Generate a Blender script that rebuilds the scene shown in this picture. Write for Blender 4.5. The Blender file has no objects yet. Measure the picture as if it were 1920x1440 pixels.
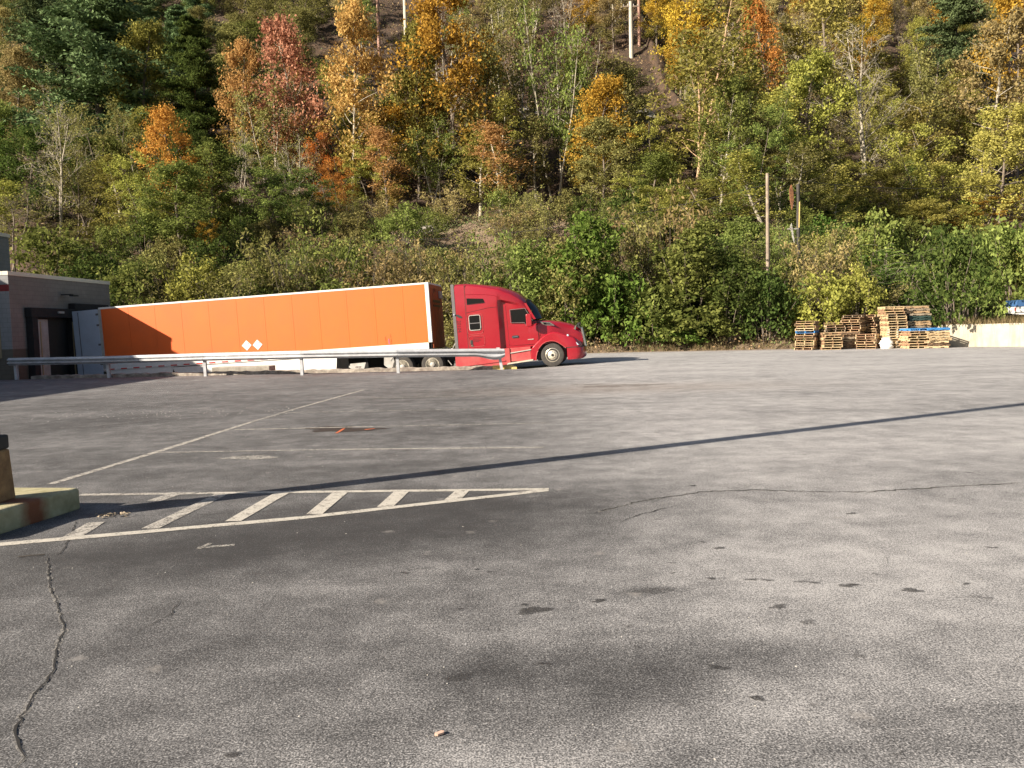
import bpy, math, random
import numpy as np
from math import sin, cos, radians, pi, sqrt, atan2, exp
from mathutils import Vector, Matrix
S = bpy.context.scene
COL = S.collection
random.seed(7)

# ------------------------------------------------------------------ camera
FPX, CAMH, PIT, ROLL = 1550.0, 1.62, radians(3.875), radians(1.5)
vf = np.array([0, cos(PIT), -sin(PIT)]); r0 = np.array([1.0, 0, 0]); u0 = np.array([0, sin(PIT), cos(PIT)])
vr = cos(ROLL)*r0 - sin(ROLL)*u0; vu = sin(ROLL)*r0 + cos(ROLL)*u0
cam = bpy.data.cameras.new('camera'); co = bpy.data.objects.new('camera', cam); COL.objects.link(co)
co.matrix_world = Matrix(((vr[0], vu[0], -vf[0], 0), (vr[1], vu[1], -vf[1], 0), (vr[2], vu[2], -vf[2], CAMH), (0, 0, 0, 1)))
cam.sensor_width = 36; cam.lens = 36*FPX/1920; cam.clip_start = 0.05; cam.clip_end = 2000
S.camera = co

# ------------------------------------------------------------------ light
TX, TY, ELEV = 0.875, 0.483, radians(25.5)           # ground direction the light travels, sun elevation
w = bpy.data.worlds.new('World'); S.world = w; w.use_nodes = True
nt = w.node_tree; bg = nt.nodes['Background']
sky = nt.nodes.new('ShaderNodeTexSky'); sky.sky_type = 'NISHITA'; sky.sun_disc = False
sky.sun_elevation = ELEV; sky.sun_rotation = atan2(-TX, -TY) % (2*pi); sky.dust_density = 2.0
nt.links.new(sky.outputs[0], bg.inputs[0]); bg.inputs[1].default_value = 0.05
sl = bpy.data.lights.new('sun', 'SUN'); sl.energy = 5.0; sl.angle = radians(0.5); sl.color = (1, 0.89, 0.75)
so = bpy.data.objects.new('sun', sl); COL.objects.link(so)
so.rotation_euler = Vector((TX*cos(ELEV), TY*cos(ELEV), -sin(ELEV))).to_track_quat('-Z', 'Y').to_euler()
S.view_settings.view_transform = 'Standard'; S.view_settings.look = 'None'
S.view_settings.exposure = 1.25; S.view_settings.gamma = 1.0
S.cycles.max_bounces = 6; S.cycles.diffuse_bounces = 2; S.cycles.transparent_max_bounces = 8
S.cycles.sample_clamp_indirect = 4

# ------------------------------------------------------------------ pixel -> place (survey of the photograph)
CC = np.array([0, 0, CAMH])
def ray(px, py): return vf + (px-960)/FPX*vr + (720-py)/FPX*vu
def G(px, py, z=0.0):
    d = ray(px, py); return CC + d*((z-CAMH)/d[2])
def Dp(px, py, Y):
    d = ray(px, py); return CC + d*(Y/d[1])
def P(p):
    q = np.array(p) - CC; return 960+FPX*(q@vr)/(q@vf), 720-FPX*(q@vu)/(q@vf)
def sstep(a, b, x):
    t = min(1, max(0, (x-a)/(b-a))); return t*t*(3-2*t)

# ------------------------------------------------------------------ materials
def new_mat(name):
    m = bpy.data.materials.new(name); m.use_nodes = True
    return m, m.node_tree, m.node_tree.nodes['Principled BSDF']
def nnode(nt, t, **kw):
    n = nt.nodes.new(t)
    for k, v in kw.items(): setattr(n, k, v)
    return n
def noise(nt, vec, scale, detail=4, rough=0.6):
    n = nt.nodes.new('ShaderNodeTexNoise'); n.inputs['Scale'].default_value = scale
    n.inputs['Detail'].default_value = detail; n.inputs['Roughness'].default_value = rough
    nt.links.new(vec, n.inputs['Vector']); return n.outputs[0]
def ramp(nt, fac, stops):
    n = nt.nodes.new('ShaderNodeValToRGB'); e = n.color_ramp.elements
    while len(e) < len(stops): e.new(0.5)
    for i, (p, c) in enumerate(stops):
        e[i].position = p; e[i].color = (c[0], c[1], c[2], 1) if isinstance(c, (tuple, list)) else (c, c, c, 1)
    nt.links.new(fac, n.inputs[0]); return n.outputs[0]
def mixc(nt, fac, a, b, mode='MIX'):
    n = nt.nodes.new('ShaderNodeMix'); n.data_type = 'RGBA'; n.blend_type = mode
    for s, v in ((0, fac), (6, a), (7, b)):
        if hasattr(v, 'default_value') or hasattr(v, 'links'): nt.links.new(v, n.inputs[s])
        elif isinstance(v, (int, float)): n.inputs[s].default_value = v
        else: n.inputs[s].default_value = (v[0], v[1], v[2], 1)
    return n.outputs[2]
def mth(nt, op, a, b=None, clamp=False):
    n = nt.nodes.new('ShaderNodeMath'); n.operation = op; n.use_clamp = clamp
    for i, v in enumerate((a, b)):
        if v is None: continue
        if isinstance(v, (int, float)): n.inputs[i].default_value = v
        else: nt.links.new(v, n.inputs[i])
    return n.outputs[0]
def bump(nt, bs, h, strength=0.3, dist=0.01):
    b = nt.nodes.new('ShaderNodeBump'); b.inputs['Strength'].default_value = strength; b.inputs['Distance'].default_value = dist
    nt.links.new(h, b.inputs['Height']); nt.links.new(b.outputs[0], bs.inputs['Normal'])
def simple(name, c, rough=0.6, metal=0.0, var=0.12, scale=6.0, dirt=None, dscale=3.0, damt=0.5, bmp=0.0, coat=0.0):
    m, nt, bs = new_mat(name)
    tc = nt.nodes.new('ShaderNodeTexCoord').outputs['Object']
    n = noise(nt, tc, scale, 5)
    lo = tuple(x*(1-var) for x in c); hi = tuple(min(1, x*(1+var)) for x in c)
    col = ramp(nt, n, [(0.3, lo), (0.7, hi)])
    if dirt:
        d = ramp(nt, noise(nt, tc, dscale, 8, 0.7), [(0.5-0.12, 0.0), (0.68, damt)])
        col = mixc(nt, d, col, dirt)
    nt.links.new(col, bs.inputs['Base Color'])
    bs.inputs['Roughness'].default_value = rough; bs.inputs['Metallic'].default_value = metal
    if coat: bs.inputs['Coat Weight'].default_value = coat; bs.inputs['Coat Roughness'].default_value = 0.05
    if bmp: bump(nt, bs, noise(nt, tc, scale*6, 5), bmp, 0.01)
    return m
M = {}
M['galv'] = simple('galvanised_steel', (0.55, 0.56, 0.58), 0.5, 0.25, 0.12, 5, dirt=(0.34, 0.32, 0.30), dscale=3, damt=0.5, bmp=0.05)
M['concrete'] = simple('weathered_concrete', (0.40, 0.37, 0.31), 0.95, 0, 0.2, 4, dirt=(0.17, 0.14, 0.11), dscale=2.5, damt=0.7, bmp=0.4)
M['kerb'] = simple('broken_kerb_concrete', (0.34, 0.30, 0.25), 0.95, 0, 0.35, 5, dirt=(0.11, 0.08, 0.065), dscale=3.2, damt=0.9, bmp=0.6)
M['white'] = simple('white_vehicle_paint', (0.78, 0.77, 0.73), 0.4, 0, 0.04, 3, dirt=(0.5, 0.46, 0.4), dscale=2, damt=0.35)
M['orange'] = simple('orange_trailer_paint', (0.80, 0.132, 0.013), 0.55, 0, 0.04, 0.8, dirt=(0.56, 0.11, 0.025), dscale=0.9, damt=0.4)
M['orange_dark'] = simple('darker_orange_paint', (0.50, 0.10, 0.02), 0.6, 0, 0.15, 2, dirt=(0.12, 0.05, 0.03), dscale=2, damt=0.7)  # deeper, blotched orange than the side panels
M['red'] = simple('red_truck_paint', (0.29, 0.006, 0.016), 0.32, 0, 0.05, 2, dirt=(0.30, 0.03, 0.035), dscale=1.2, damt=0.3, coat=0.6)
M['red_dusty'] = simple('dusty_red_paint', (0.36, 0.035, 0.038), 0.6, 0, 0.1, 2, dirt=(0.42, 0.13, 0.11), dscale=1.6, damt=0.5)
M['chrome'] = simple('chrome', (0.75, 0.75, 0.76), 0.15, 1.0, 0.03, 4)
M['alu'] = simple('polished_aluminium_wheel', (0.85, 0.78, 0.62), 0.35, 0.6, 0.1, 6)
M['black'] = simple('black_plastic', (0.02, 0.02, 0.02), 0.6, 0, 0.2, 5)
M['grey'] = simple('grey_rubber', (0.13, 0.12, 0.12), 0.8, 0, 0.15, 5)
M['rubber'] = simple('tyre_rubber', (0.04, 0.036, 0.032), 0.9, 0, 0.2, 6, dirt=(0.08, 0.07, 0.06), damt=0.6)
M['chassis'] = simple('dark_chassis_steel', (0.012, 0.011, 0.010), 0.8, 0, 0.3, 4)
M['rust'] = simple('rusty_steel', (0.20, 0.085, 0.035), 0.9, 0, 0.35, 5, dirt=(0.07, 0.03, 0.015), dscale=6, damt=0.8, bmp=0.2)
M['glass'] = simple('dark_window_glass', (0.008, 0.009, 0.010), 0.06, 0, 0.0, 1); M['glass'].node_tree.nodes['Principled BSDF'].inputs['Specular IOR Level'].default_value = 0.25
M['glass_blue'] = simple('blue_tinted_glass', (0.05, 0.12, 0.26), 0.15, 0, 0.1, 3)
M['lens'] = simple('headlamp_lens', (0.55, 0.62, 0.7), 0.08, 0.3, 0.1, 8)
M['taillens'] = simple('red_tail_lens', (0.4, 0.03, 0.02), 0.2, 0, 0.1, 8)
M['redtape'] = simple('red_reflective_tape', (0.55, 0.04, 0.03), 0.4, 0, 0.1, 8)
M['ltgrey'] = simple('light_grey_panel', (0.42, 0.41, 0.38), 0.6, 0, 0.1, 4, dirt=(0.25, 0.2, 0.15), damt=0.5)
M['doorwhite'] = simple('pale_blue_grey_door_paint', (0.40, 0.45, 0.52), 0.45, 0, 0.05, 2, dirt=(0.3, 0.32, 0.36), damt=0.3)
M['magenta'] = simple('magenta_paint_mark', (0.6, 0.12, 0.2), 0.6, 0, 0.1, 8)
M['dkorange'] = simple('dark_orange_mark', (0.5, 0.08, 0.01), 0.6, 0, 0.1, 8)
M['decal'] = simple('dark_decal_lettering', (0.06, 0.008, 0.01), 0.5, 0, 0.1, 8)
M['blueplastic'] = simple('blue_pallet_paint', (0.03, 0.20, 0.50), 0.75, 0, 0.2, 4, dirt=(0.1, 0.2, 0.32), damt=0.5)
M['greenpallet'] = simple('dark_green_pallet_paint', (0.03, 0.06, 0.05), 0.8, 0, 0.2, 4)
M['bag'] = simple('white_plastic_sack', (0.80, 0.79, 0.74), 0.5, 0, 0.05, 5)
M['yellow'] = simple('worn_yellow_paint', (0.62, 0.45, 0.10), 0.8, 0, 0.15, 6, dirt=(0.35, 0.3, 0.2), dscale=5, damt=0.8)
M['rock'] = simple('grey_sandstone', (0.33, 0.30, 0.26), 0.95, 0, 0.3, 1.2, dirt=(0.12, 0.1, 0.08), dscale=1.0, damt=0.7, bmp=0.8)
M['pole'] = simple('weathered_pole_wood', (0.30, 0.24, 0.18), 0.9, 0, 0.25, 2.5, dirt=(0.1, 0.075, 0.06), dscale=2, damt=0.7)
M['pole_pale'] = simple('pale_pole_wood', (0.46, 0.42, 0.34), 0.9, 0, 0.15, 2)
M['pole_red'] = simple('reddish_pole_wood', (0.34, 0.20, 0.15), 0.9, 0, 0.2, 2)
M['pole_dark'] = simple('dark_pole_wood', (0.05, 0.045, 0.04), 0.9, 0, 0.2, 2)
M['bark'] = simple('grey_brown_bark', (0.16, 0.13, 0.10), 0.95, 0, 0.35, 3, bmp=0.3)
M['bark_pale'] = simple('pale_grey_bark', (0.40, 0.36, 0.28), 0.95, 0, 0.25, 3, dirt=(0.15, 0.12, 0.09), dscale=4, damt=0.6)
M['bark_tan'] = simple('tan_bark', (0.42, 0.28, 0.17), 0.95, 0, 0.2, 3)
M['bark_dark'] = simple('dark_bark', (0.06, 0.05, 0.04), 0.95, 0, 0.3, 3)
woods = []
for i, c in enumerate([(0.54, 0.39, 0.21), (0.42, 0.28, 0.15), (0.27, 0.15, 0.085), (0.17, 0.11, 0.07), (0.62, 0.48, 0.28), (0.36, 0.29, 0.20)]):
    woods.append(simple('pallet_wood_%s' % 'abcdef'[i], c, 0.9, 0, 0.3, 7, dirt=tuple(x*0.45 for x in c), dscale=4, damt=0.6))

# painted block walls: block joints by brick texture, dark lower band by height
def block_wall(name, upper, lower, zband, stripe=None, axis_x=False):
    m, nt, bs = new_mat(name)
    geo = nt.nodes.new('ShaderNodeNewGeometry').outputs['Position']
    sep = nt.nodes.new('ShaderNodeSeparateXYZ'); nt.links.new(geo, sep.inputs[0])
    comb = nt.nodes.new('ShaderNodeCombineXYZ')
    nt.links.new(mth(nt, 'ADD', sep.outputs[0], sep.outputs[1]), comb.inputs[0]); nt.links.new(sep.outputs[2], comb.inputs[1])
    br = nt.nodes.new('ShaderNodeTexBrick'); nt.links.new(comb.outputs[0], br.inputs['Vector'])
    br.inputs['Scale'].default_value = 1; br.inputs['Brick Width'].default_value = 0.4; br.inputs['Row Height'].default_value = 0.2
    br.inputs['Mortar Size'].default_value = 0.008; br.inputs['Color1'].default_value = (1, 1, 1, 1); br.inputs['Color2'].default_value = (.93, .93, .93, 1)
    br.inputs['Mortar'].default_value = (.72, .72, .72, 1)
    n = ramp(nt, noise(nt, geo, 1.5, 8, 0.7), [(0.3, 0.82), (0.7, 1.08)])
    band = mth(nt, 'GREATER_THAN', sep.outputs[2], zband)
    c = mixc(nt, band, lower, upper)
    if stripe:
        b2 = mth(nt, 'MULTIPLY', mth(nt, 'GREATER_THAN', sep.outputs[2], stripe[0]), mth(nt, 'LESS_THAN', sep.outputs[2], stripe[1]))
        c = mixc(nt, b2, c, stripe[2])
    c = mixc(nt, 1.0, c, br.outputs[0], 'MULTIPLY'); c = mixc(nt, 1.0, c, n, 'MULTIPLY')
    nt.links.new(c, bs.inputs['Base Color']); bs.inputs['Roughness'].default_value = 0.9
    bump(nt, bs, br.outputs[0], 0.3, 0.01)
    return m
M['block'] = block_wall('painted_block_wall', (0.225, 0.20, 0.18), (0.115, 0.10, 0.078), 1.28)
M['block_front'] = block_wall('painted_block_front_wall', (0.28, 0.28, 0.28), (0.15, 0.13, 0.10), 1.28, (3.72, 4.0, (0.22, 0.03, 0.03)))
M['store'] = block_wall('store_block_wall', (0.22, 0.22, 0.21), (0.22, 0.2, 0.17), 0.5)
M['cap'] = simple('cream_coping_metal', (0.66, 0.60, 0.50), 0.6, 0, 0.05, 2)
M['seal'] = simple('black_dock_seal_foam', (0.022, 0.020, 0.020), 0.95, 0, 0.3, 4)
M['guide'] = simple('tan_door_guide', (0.35, 0.27, 0.16), 0.7, 0, 0.1, 4)

# concrete retaining wall with run-off stains
def stained_wall():
    m, nt, bs = new_mat('pale_retaining_concrete')
    geo = nt.nodes.new('ShaderNodeNewGeometry').outputs['Position']
    mp = nt.nodes.new('ShaderNodeMapping'); mp.inputs['Scale'].default_value = (2.2, 2.2, 0.25); nt.links.new(geo, mp.inputs[0])
    streak = ramp(nt, noise(nt, mp.outputs[0], 1.3, 7, 0.7), [(0.46, 0.0), (0.72, 0.75)])
    base = ramp(nt, noise(nt, geo, 2, 6), [(0.3, (0.36, 0.32, 0.245)), (0.7, (0.46, 0.41, 0.32))])
    c = mixc(nt, streak, base, (0.17, 0.145, 0.11))
    nt.links.new(c, bs.inputs['Base Color']); bs.inputs['Roughness'].default_value = 0.95
    bump(nt, bs, noise(nt, geo, 14, 6), 0.4, 0.02)
    return m
M['retain'] = stained_wall()

def rust_block():
    m, nt, bs = new_mat('worn_yellow_block_with_rust')
    tc = nt.nodes.new('ShaderNodeTexCoord').outputs['Object']
    sep = nt.nodes.new('ShaderNodeSeparateXYZ'); nt.links.new(tc, sep.inputs[0])
    base = ramp(nt, noise(nt, tc, 5, 7), [(0.35, (0.26, 0.235, 0.12)), (0.6, (0.42, 0.38, 0.23)), (0.75, (0.40, 0.36, 0.28))])
    nn = noise(nt, tc, 6, 6)
    d = mth(nt, 'ABSOLUTE', mth(nt, 'SUBTRACT', mth(nt, 'ADD', sep.outputs[1], mth(nt, 'MULTIPLY', nn, 0.15)), 0.12))
    k = ramp(nt, d, [(0.06, 0.95), (0.18, 0.0)])
    c = mixc(nt, k, base, (0.20, 0.06, 0.022))
    nt.links.new(c, bs.inputs['Base Color']); bs.inputs['Roughness'].default_value = 0.9
    bump(nt, bs, noise(nt, tc, 30, 6), 0.4, 0.01)
    return m
M['yellowblock'] = rust_block()

def asphalt():
    m, nt, bs = new_mat('worn_asphalt')
    geo = nt.nodes.new('ShaderNodeNewGeometry').outputs['Position']
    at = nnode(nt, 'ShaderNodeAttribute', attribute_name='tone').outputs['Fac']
    warm = nnode(nt, 'ShaderNodeAttribute', attribute_name='warm').outputs['Fac']
    mp = nt.nodes.new('ShaderNodeMapping'); mp.inputs['Scale'].default_value = (0.6, 1.0, 1.0); mp.inputs['Rotation'].default_value = (0, 0, radians(-14))
    nt.links.new(geo, mp.inputs[0])
    n1 = noise(nt, mp.outputs[0], 0.5, 8, 0.65)
    n2 = noise(nt, geo, 2.2, 10, 0.78)
    n3 = noise(nt, geo, 45, 3, 0.7)
    n4 = noise(nt, geo, 115, 2, 0.65)
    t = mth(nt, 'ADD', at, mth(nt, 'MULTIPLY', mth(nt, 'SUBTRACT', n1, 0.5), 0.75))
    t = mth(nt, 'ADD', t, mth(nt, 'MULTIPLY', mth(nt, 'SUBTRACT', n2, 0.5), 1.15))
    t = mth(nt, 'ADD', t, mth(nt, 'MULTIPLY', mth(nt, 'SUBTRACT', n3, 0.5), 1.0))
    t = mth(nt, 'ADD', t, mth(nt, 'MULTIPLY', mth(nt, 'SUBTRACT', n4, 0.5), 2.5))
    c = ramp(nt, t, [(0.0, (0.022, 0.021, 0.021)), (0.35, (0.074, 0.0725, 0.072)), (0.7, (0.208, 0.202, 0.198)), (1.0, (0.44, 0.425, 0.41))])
    # pale stones
    vo = nt.nodes.new('ShaderNodeTexVoronoi'); vo.inputs['Scale'].default_value = 34; nt.links.new(geo, vo.inputs['Vector'])
    peb = mth(nt, 'MULTIPLY', mth(nt, 'LESS_THAN', vo.outputs['Distance'], 0.17), mth(nt, 'GREATER_THAN', noise(nt, geo, 21, 2), 0.60))
    c = mixc(nt, mth(nt, 'MULTIPLY', peb, 0.3), c, (0.36, 0.33, 0.30))
    # pale round scuffs
    v3 = nt.nodes.new('ShaderNodeTexVoronoi'); v3.inputs['Scale'].default_value = 1.9; nt.links.new(geo, v3.inputs['Vector'])
    ds = mth(nt, 'ADD', v3.outputs['Distance'], mth(nt, 'MULTIPLY', noise(nt, geo, 22, 5), 0.28))
    sc = ramp(nt, ds, [(0.15, 0.55), (0.25, 0.0)])
    c = mixc(nt, sc, c, (0.27, 0.25, 0.23))
    # oil drips
    v2 = nt.nodes.new('ShaderNodeTexVoronoi'); v2.inputs['Scale'].default_value = 1.35
    m2 = nt.nodes.new('ShaderNodeMapping'); m2.inputs['Location'].default_value = (3.3, 8.1, 0); nt.links.new(geo, m2.inputs[0]); nt.links.new(m2.outputs[0], v2.inputs['Vector'])
    dd = mth(nt, 'ADD', v2.outputs['Distance'], mth(nt, 'MULTIPLY', noise(nt, geo, 20, 3), 0.10))
    oi = ramp(nt, dd, [(0.085, 0.65), (0.115, 0.0)])
    zone = ramp(nt, noise(nt, geo, 0.35, 3), [(0.45, 0.0), (0.58, 1.0)])
    c = mixc(nt, mth(nt, 'MULTIPLY', oi, zone), c, (0.03, 0.027, 0.026))
    c = mixc(nt, warm, c, (0.20, 0.135, 0.085))
    nt.links.new(c, bs.inputs['Base Color']); bs.inputs['Roughness'].default_value = 0.88
    h = mth(nt, 'ADD', mth(nt, 'MULTIPLY', n4, 0.6), mth(nt, 'MULTIPLY', n3, 0.6))
    bump(nt, bs, h, 0.55, 0.008)
    return m
M['asphalt'] = asphalt()

def paint(name, c, lo, hi, sc=9, amax=1.0):
    m, nt, bs = new_mat(name)
    geo = nt.nodes.new('ShaderNodeNewGeometry').outputs['Position']
    n = mth(nt, 'ADD', mth(nt, 'MULTIPLY', noise(nt, geo, sc, 8, 0.8), 0.6), mth(nt, 'MULTIPLY', noise(nt, geo, 60, 4, 0.7), 0.4))
    k = ramp(nt, mth(nt, 'SUBTRACT', n, mth(nt, 'MULTIPLY', nnode(nt, 'ShaderNodeAttribute', attribute_name='edge').outputs['Fac'], 0.42)), [(lo, 0.0), (hi, amax)])
    bs.inputs['Base Color'].default_value = (*c, 1); bs.inputs['Roughness'].default_value = 0.85
    tr = nt.nodes.new('ShaderNodeBsdfTransparent'); mx = nt.nodes.new('ShaderNodeMixShader')
    nt.links.new(k, mx.inputs[0]); nt.links.new(tr.outputs[0], mx.inputs[1]); nt.links.new(bs.outputs[0], mx.inputs[2])
    nt.links.new(mx.outputs[0], nt.nodes['Material Output'].inputs[0])
    return m
M['paint'] = paint('worn_white_line_paint', (0.50, 0.465, 0.40), 0.36, 0.50, 9, 0.93)
M['paint_old'] = paint('faded_white_line_paint', (0.44, 0.41, 0.36), 0.38, 0.56)
M['paint_faint'] = paint('almost_gone_line_paint', (0.38, 0.36, 0.32), 0.41, 0.58)
M['paint_orange'] = paint('orange_survey_paint', (0.5, 0.12, 0.04), 0.35, 0.5)
M['oil'] = paint('oil_stain', (0.026, 0.024, 0.023), 0.25, 0.55, 6, 0.66)
M['oil_soft'] = paint('faint_oil_stain', (0.04, 0.037, 0.035), 0.38, 0.62, 7, 0.5)
M['oil_brown'] = paint('brown_damp_stain', (0.10, 0.06, 0.035), 0.38, 0.66, 4, 0.6)
M['crack'] = simple('crack_shadow', (0.012, 0.011, 0.010), 1.0)
M['crack_edge'] = paint('pale_crumbled_crack_edge', (0.32, 0.30, 0.27), 0.46, 0.62, 14)

def leafmat(name, a, b, lowc=None, trans=0.35):
    m, nt, bs = new_mat(name)
    v = nnode(nt, 'ShaderNodeAttribute', attribute_name='v').outputs['Fac']
    oi = nt.nodes.new('ShaderNodeObjectInfo').outputs['Random']
    mid = tuple((x+y)/2 for x, y in zip(a, b))
    c = ramp(nt, v, [(0.15, a), (0.5, mid), (0.9, b)])
    if lowc:
        h = nnode(nt, 'ShaderNodeAttribute', attribute_name='hz').outputs['Fac']
        c2 = ramp(nt, v, [(0.15, tuple(x*0.7 for x in lowc)), (0.9, tuple(x*1.35 for x in lowc))])
        k = ramp(nt, mth(nt, 'ADD', h, mth(nt, 'MULTIPLY', mth(nt, 'SUBTRACT', v, 0.5), 0.5)), [(0.22, 0.0), (0.50, 1.0)])
        c = mixc(nt, k, c2, c)
    hs = nt.nodes.new('ShaderNodeHueSaturation')
    nt.links.new(mth(nt, 'ADD', 0.485, mth(nt, 'MULTIPLY', oi, 0.03)), hs.inputs['Hue'])
    nt.links.new(mth(nt, 'ADD', 0.78, mth(nt, 'MULTIPLY', oi, 0.45)), hs.inputs['Value'])
    nt.links.new(c, hs.inputs['Color'])
    c = hs.outputs[0]
    nt.nodes.remove(bs)
    df = nt.nodes.new('ShaderNodeBsdfDiffuse'); tl = nt.nodes.new('ShaderNodeBsdfTranslucent')
    mx = nt.nodes.new('ShaderNodeMixShader'); mx.inputs[0].default_value = trans
    nt.links.new(c, df.inputs[0]); nt.links.new(c, tl.inputs[0])
    nt.links.new(df.outputs[0], mx.inputs[1]); nt.links.new(tl.outputs[0], mx.inputs[2])
    nt.links.new(mx.outputs[0], nt.nodes['Material Output'].inputs[0])
    return m
LF = {
 'green': leafmat('green_leaves', (.085, .11, .026), (.27, .31, .085)),
 'bright': leafmat('bright_green_leaves', (.07, .13, .022), (.20, .29, .065)),
 'olive': leafmat('olive_leaves', (.125, .12, .038), (.33, .31, .11)),
 'yellowgreen': leafmat('yellow_green_leaves', (.155, .16, .034), (.42, .40, .10)),
 'yellow': leafmat('lemon_yellow_leaves', (.23, .215, .05), (.52, .47, .13)),
 'gold': leafmat('golden_leaves', (.28, .18, .03), (.66, .43, .07), (.19, .18, .045)),
 'orange': leafmat('orange_leaves', (.27, .12, .03), (.62, .30, .08), (.20, .16, .04)),
 'pink': leafmat('salmon_red_leaves', (.30, .13, .07), (.72, .40, .24), (.34, .20, .06)),
 'peach': leafmat('peach_leaves', (.32, .18, .06), (.58, .35, .14), (.26, .21, .05)),
 'redorange': leafmat('red_orange_leaves', (.34, .095, .025), (.60, .22, .05), (.30, .20, .04)),
 'brown': leafmat('red_brown_twiggy_leaves', (.085, .045, .028), (.21, .12, .075)),
 'tan': leafmat('tan_leaves', (.21, .17, .07), (.46, .37, .16), (.20, .20, .06)),
 'pine': leafmat('hazed_blue_green_needles', (.065, .10, .042), (.17, .23, .10), trans=.15),  # needle colour lightened to stand in for haze on the upper slope
 'dark': leafmat('dark_green_leaves', (.04, .065, .017), (.12, .155, .04)),
 'straw': leafmat('dry_grass', (.12, .10, .045), (.36, .28, .15)),
}
def coverleaf():
    m, nt, bs = new_mat('mixed_ground_leaves')
    v = nnode(nt, 'ShaderNodeAttribute', attribute_name='v').outputs['Fac']
    c = ramp(nt, v, [(0.0, (.05, .075, .02)), (0.35, (.11, .14, .04)), (0.55, (.13, .12, .05)), (0.75, (.22, .14, .07)), (1.0, (.34, .25, .13))])
    nt.links.new(c, bs.inputs['Base Color']); bs.inputs['Roughness'].default_value = 0.9
    return m
M['cover'] = coverleaf()
def terrain_mat():
    m, nt, bs = new_mat('leaf_litter_and_dirt')
    geo = nt.nodes.new('ShaderNodeNewGeometry').outputs['Position']
    dirt = nnode(nt, 'ShaderNodeAttribute', attribute_name='dirt').outputs['Fac']
    n = noise(nt, geo, 1.2, 9, 0.75)
    lit = ramp(nt, n, [(0.3, (.025, .018, .012)), (0.5, (.065, .040, .024)), (0.65, (.12, .072, .038)), (0.8, (.05, .05, .022))])
    di = ramp(nt, noise(nt, geo, 0.9, 9, 0.75), [(0.3, (.12, .08, .05)), (0.5, (.22, .155, .10)), (0.7, (.32, .24, .16))])
    k = mth(nt, 'ADD', dirt, mth(nt, 'MULTIPLY', mth(nt, 'SUBTRACT', noise(nt, geo, 0.6, 5), 0.5), 0.8), True)
    c = mixc(nt, ramp(nt, k, [(0.35, 0.0), (0.6, 1.0)]), lit, di)
    nt.links.new(c, bs.inputs['Base Color']); bs.inputs['Roughness'].default_value = 0.95
    bump(nt, bs, noise(nt, geo, 3, 9, 0.8), 0.8, 0.3)
    return m
M['terrain'] = terrain_mat()

# ------------------------------------------------------------------ mesh helpers
class MB:
    def __init__(s): s.v = []; s.f = []
    def add(s, vs, fs):
        o = len(s.v); s.v += [tuple(map(float, p)) for p in vs]; s.f += [tuple(i+o for i in f) for f in fs]; return s
    def box(s, x0, x1, y0, y1, z0, z1):
        return s.add([(x0,y0,z0),(x1,y0,z0),(x1,y1,z0),(x0,y1,z0),(x0,y0,z1),(x1,y0,z1),(x1,y1,z1),(x0,y1,z1)],
                     [(0,3,2,1),(4,5,6,7),(0,1,5,4),(1,2,6,5),(2,3,7,6),(3,0,4,7)])
    def prism(s, pts, a, b, ax='y'):
        n = len(pts)
        if ax == 'y': A = [(x, a, z) for x, z in pts]; B = [(x, b, z) for x, z in pts]
        elif ax == 'z': A = [(x, y, a) for x, y in pts]; B = [(x, y, b) for x, y in pts]
        else: A = [(a, y, z) for y, z in pts]; B = [(b, y, z) for y, z in pts]
        return s.add(A+B, [tuple(range(n)), tuple(range(2*n-1, n-1, -1))]+[(i, i+n, (i+1) % n+n, (i+1) % n) for i in range(n)])
    def loft(s, rings, closed=True, cap=True):
        n = len(rings[0]); vs = [p for r in rings for p in r]; fs = []
        for k in range(len(rings)-1):
            for i in range(n if closed else n-1):
                j = (i+1) % n; fs.append((k*n+i, k*n+j, (k+1)*n+j, (k+1)*n+i))
        if cap and closed: fs += [tuple(range(n-1, -1, -1)), tuple((len(rings)-1)*n+i for i in range(n))]
        return s.add(vs, fs)
    def tube(s, path, rad, n=6, cap=True):
        path = [Vector(p) for p in path]
        if not hasattr(rad, '__len__'): rad = [rad]*len(path)
        rings = []
        for i, p in enumerate(path):
            t = (path[min(i+1, len(path)-1)]-path[max(i-1, 0)]).normalized()
            a = t.cross(Vector((0, 0, 1)) if abs(t.z) < .9 else Vector((1, 0, 0))).normalized(); b = t.cross(a)
            rings.append([p+(a*cos(2*pi*k/n)+b*sin(2*pi*k/n))*rad[i] for k in range(n)])
        return s.loft(rings, True, cap)
    def lathe(s, prof, cx=0, cy=0, cz=0, n=28):      # profile (radius, y), axis along y
        rings = [[(cx+r*cos(2*pi*k/n), cy+y, cz+r*sin(2*pi*k/n)) for k in range(n)] for r, y in prof]
        return s.loft(rings, True, True)
    def build(s, name, mat, parent=None, smooth=False, bevel=0.0, seg=2):
        me = bpy.data.meshes.new(name); me.from_pydata(s.v, [], s.f); me.validate()
        me.materials.append(mat)
        if smooth: me.polygons.foreach_set('use_smooth', [True]*len(me.polygons)); me.set_sharp_from_angle(angle=radians(38))
        import bmesh
        b = bmesh.new(); b.from_mesh(me); bmesh.ops.recalc_face_normals(b, faces=b.faces); b.to_mesh(me); b.free()
        o = bpy.data.objects.new(name, me); COL.objects.link(o)
        if parent: o.parent = parent
        if bevel:
            md = o.modifiers.new('bevel', 'BEVEL'); md.width = bevel; md.segments = seg; md.limit_method = 'ANGLE'; md.angle_limit = radians(40)
        return o
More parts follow.
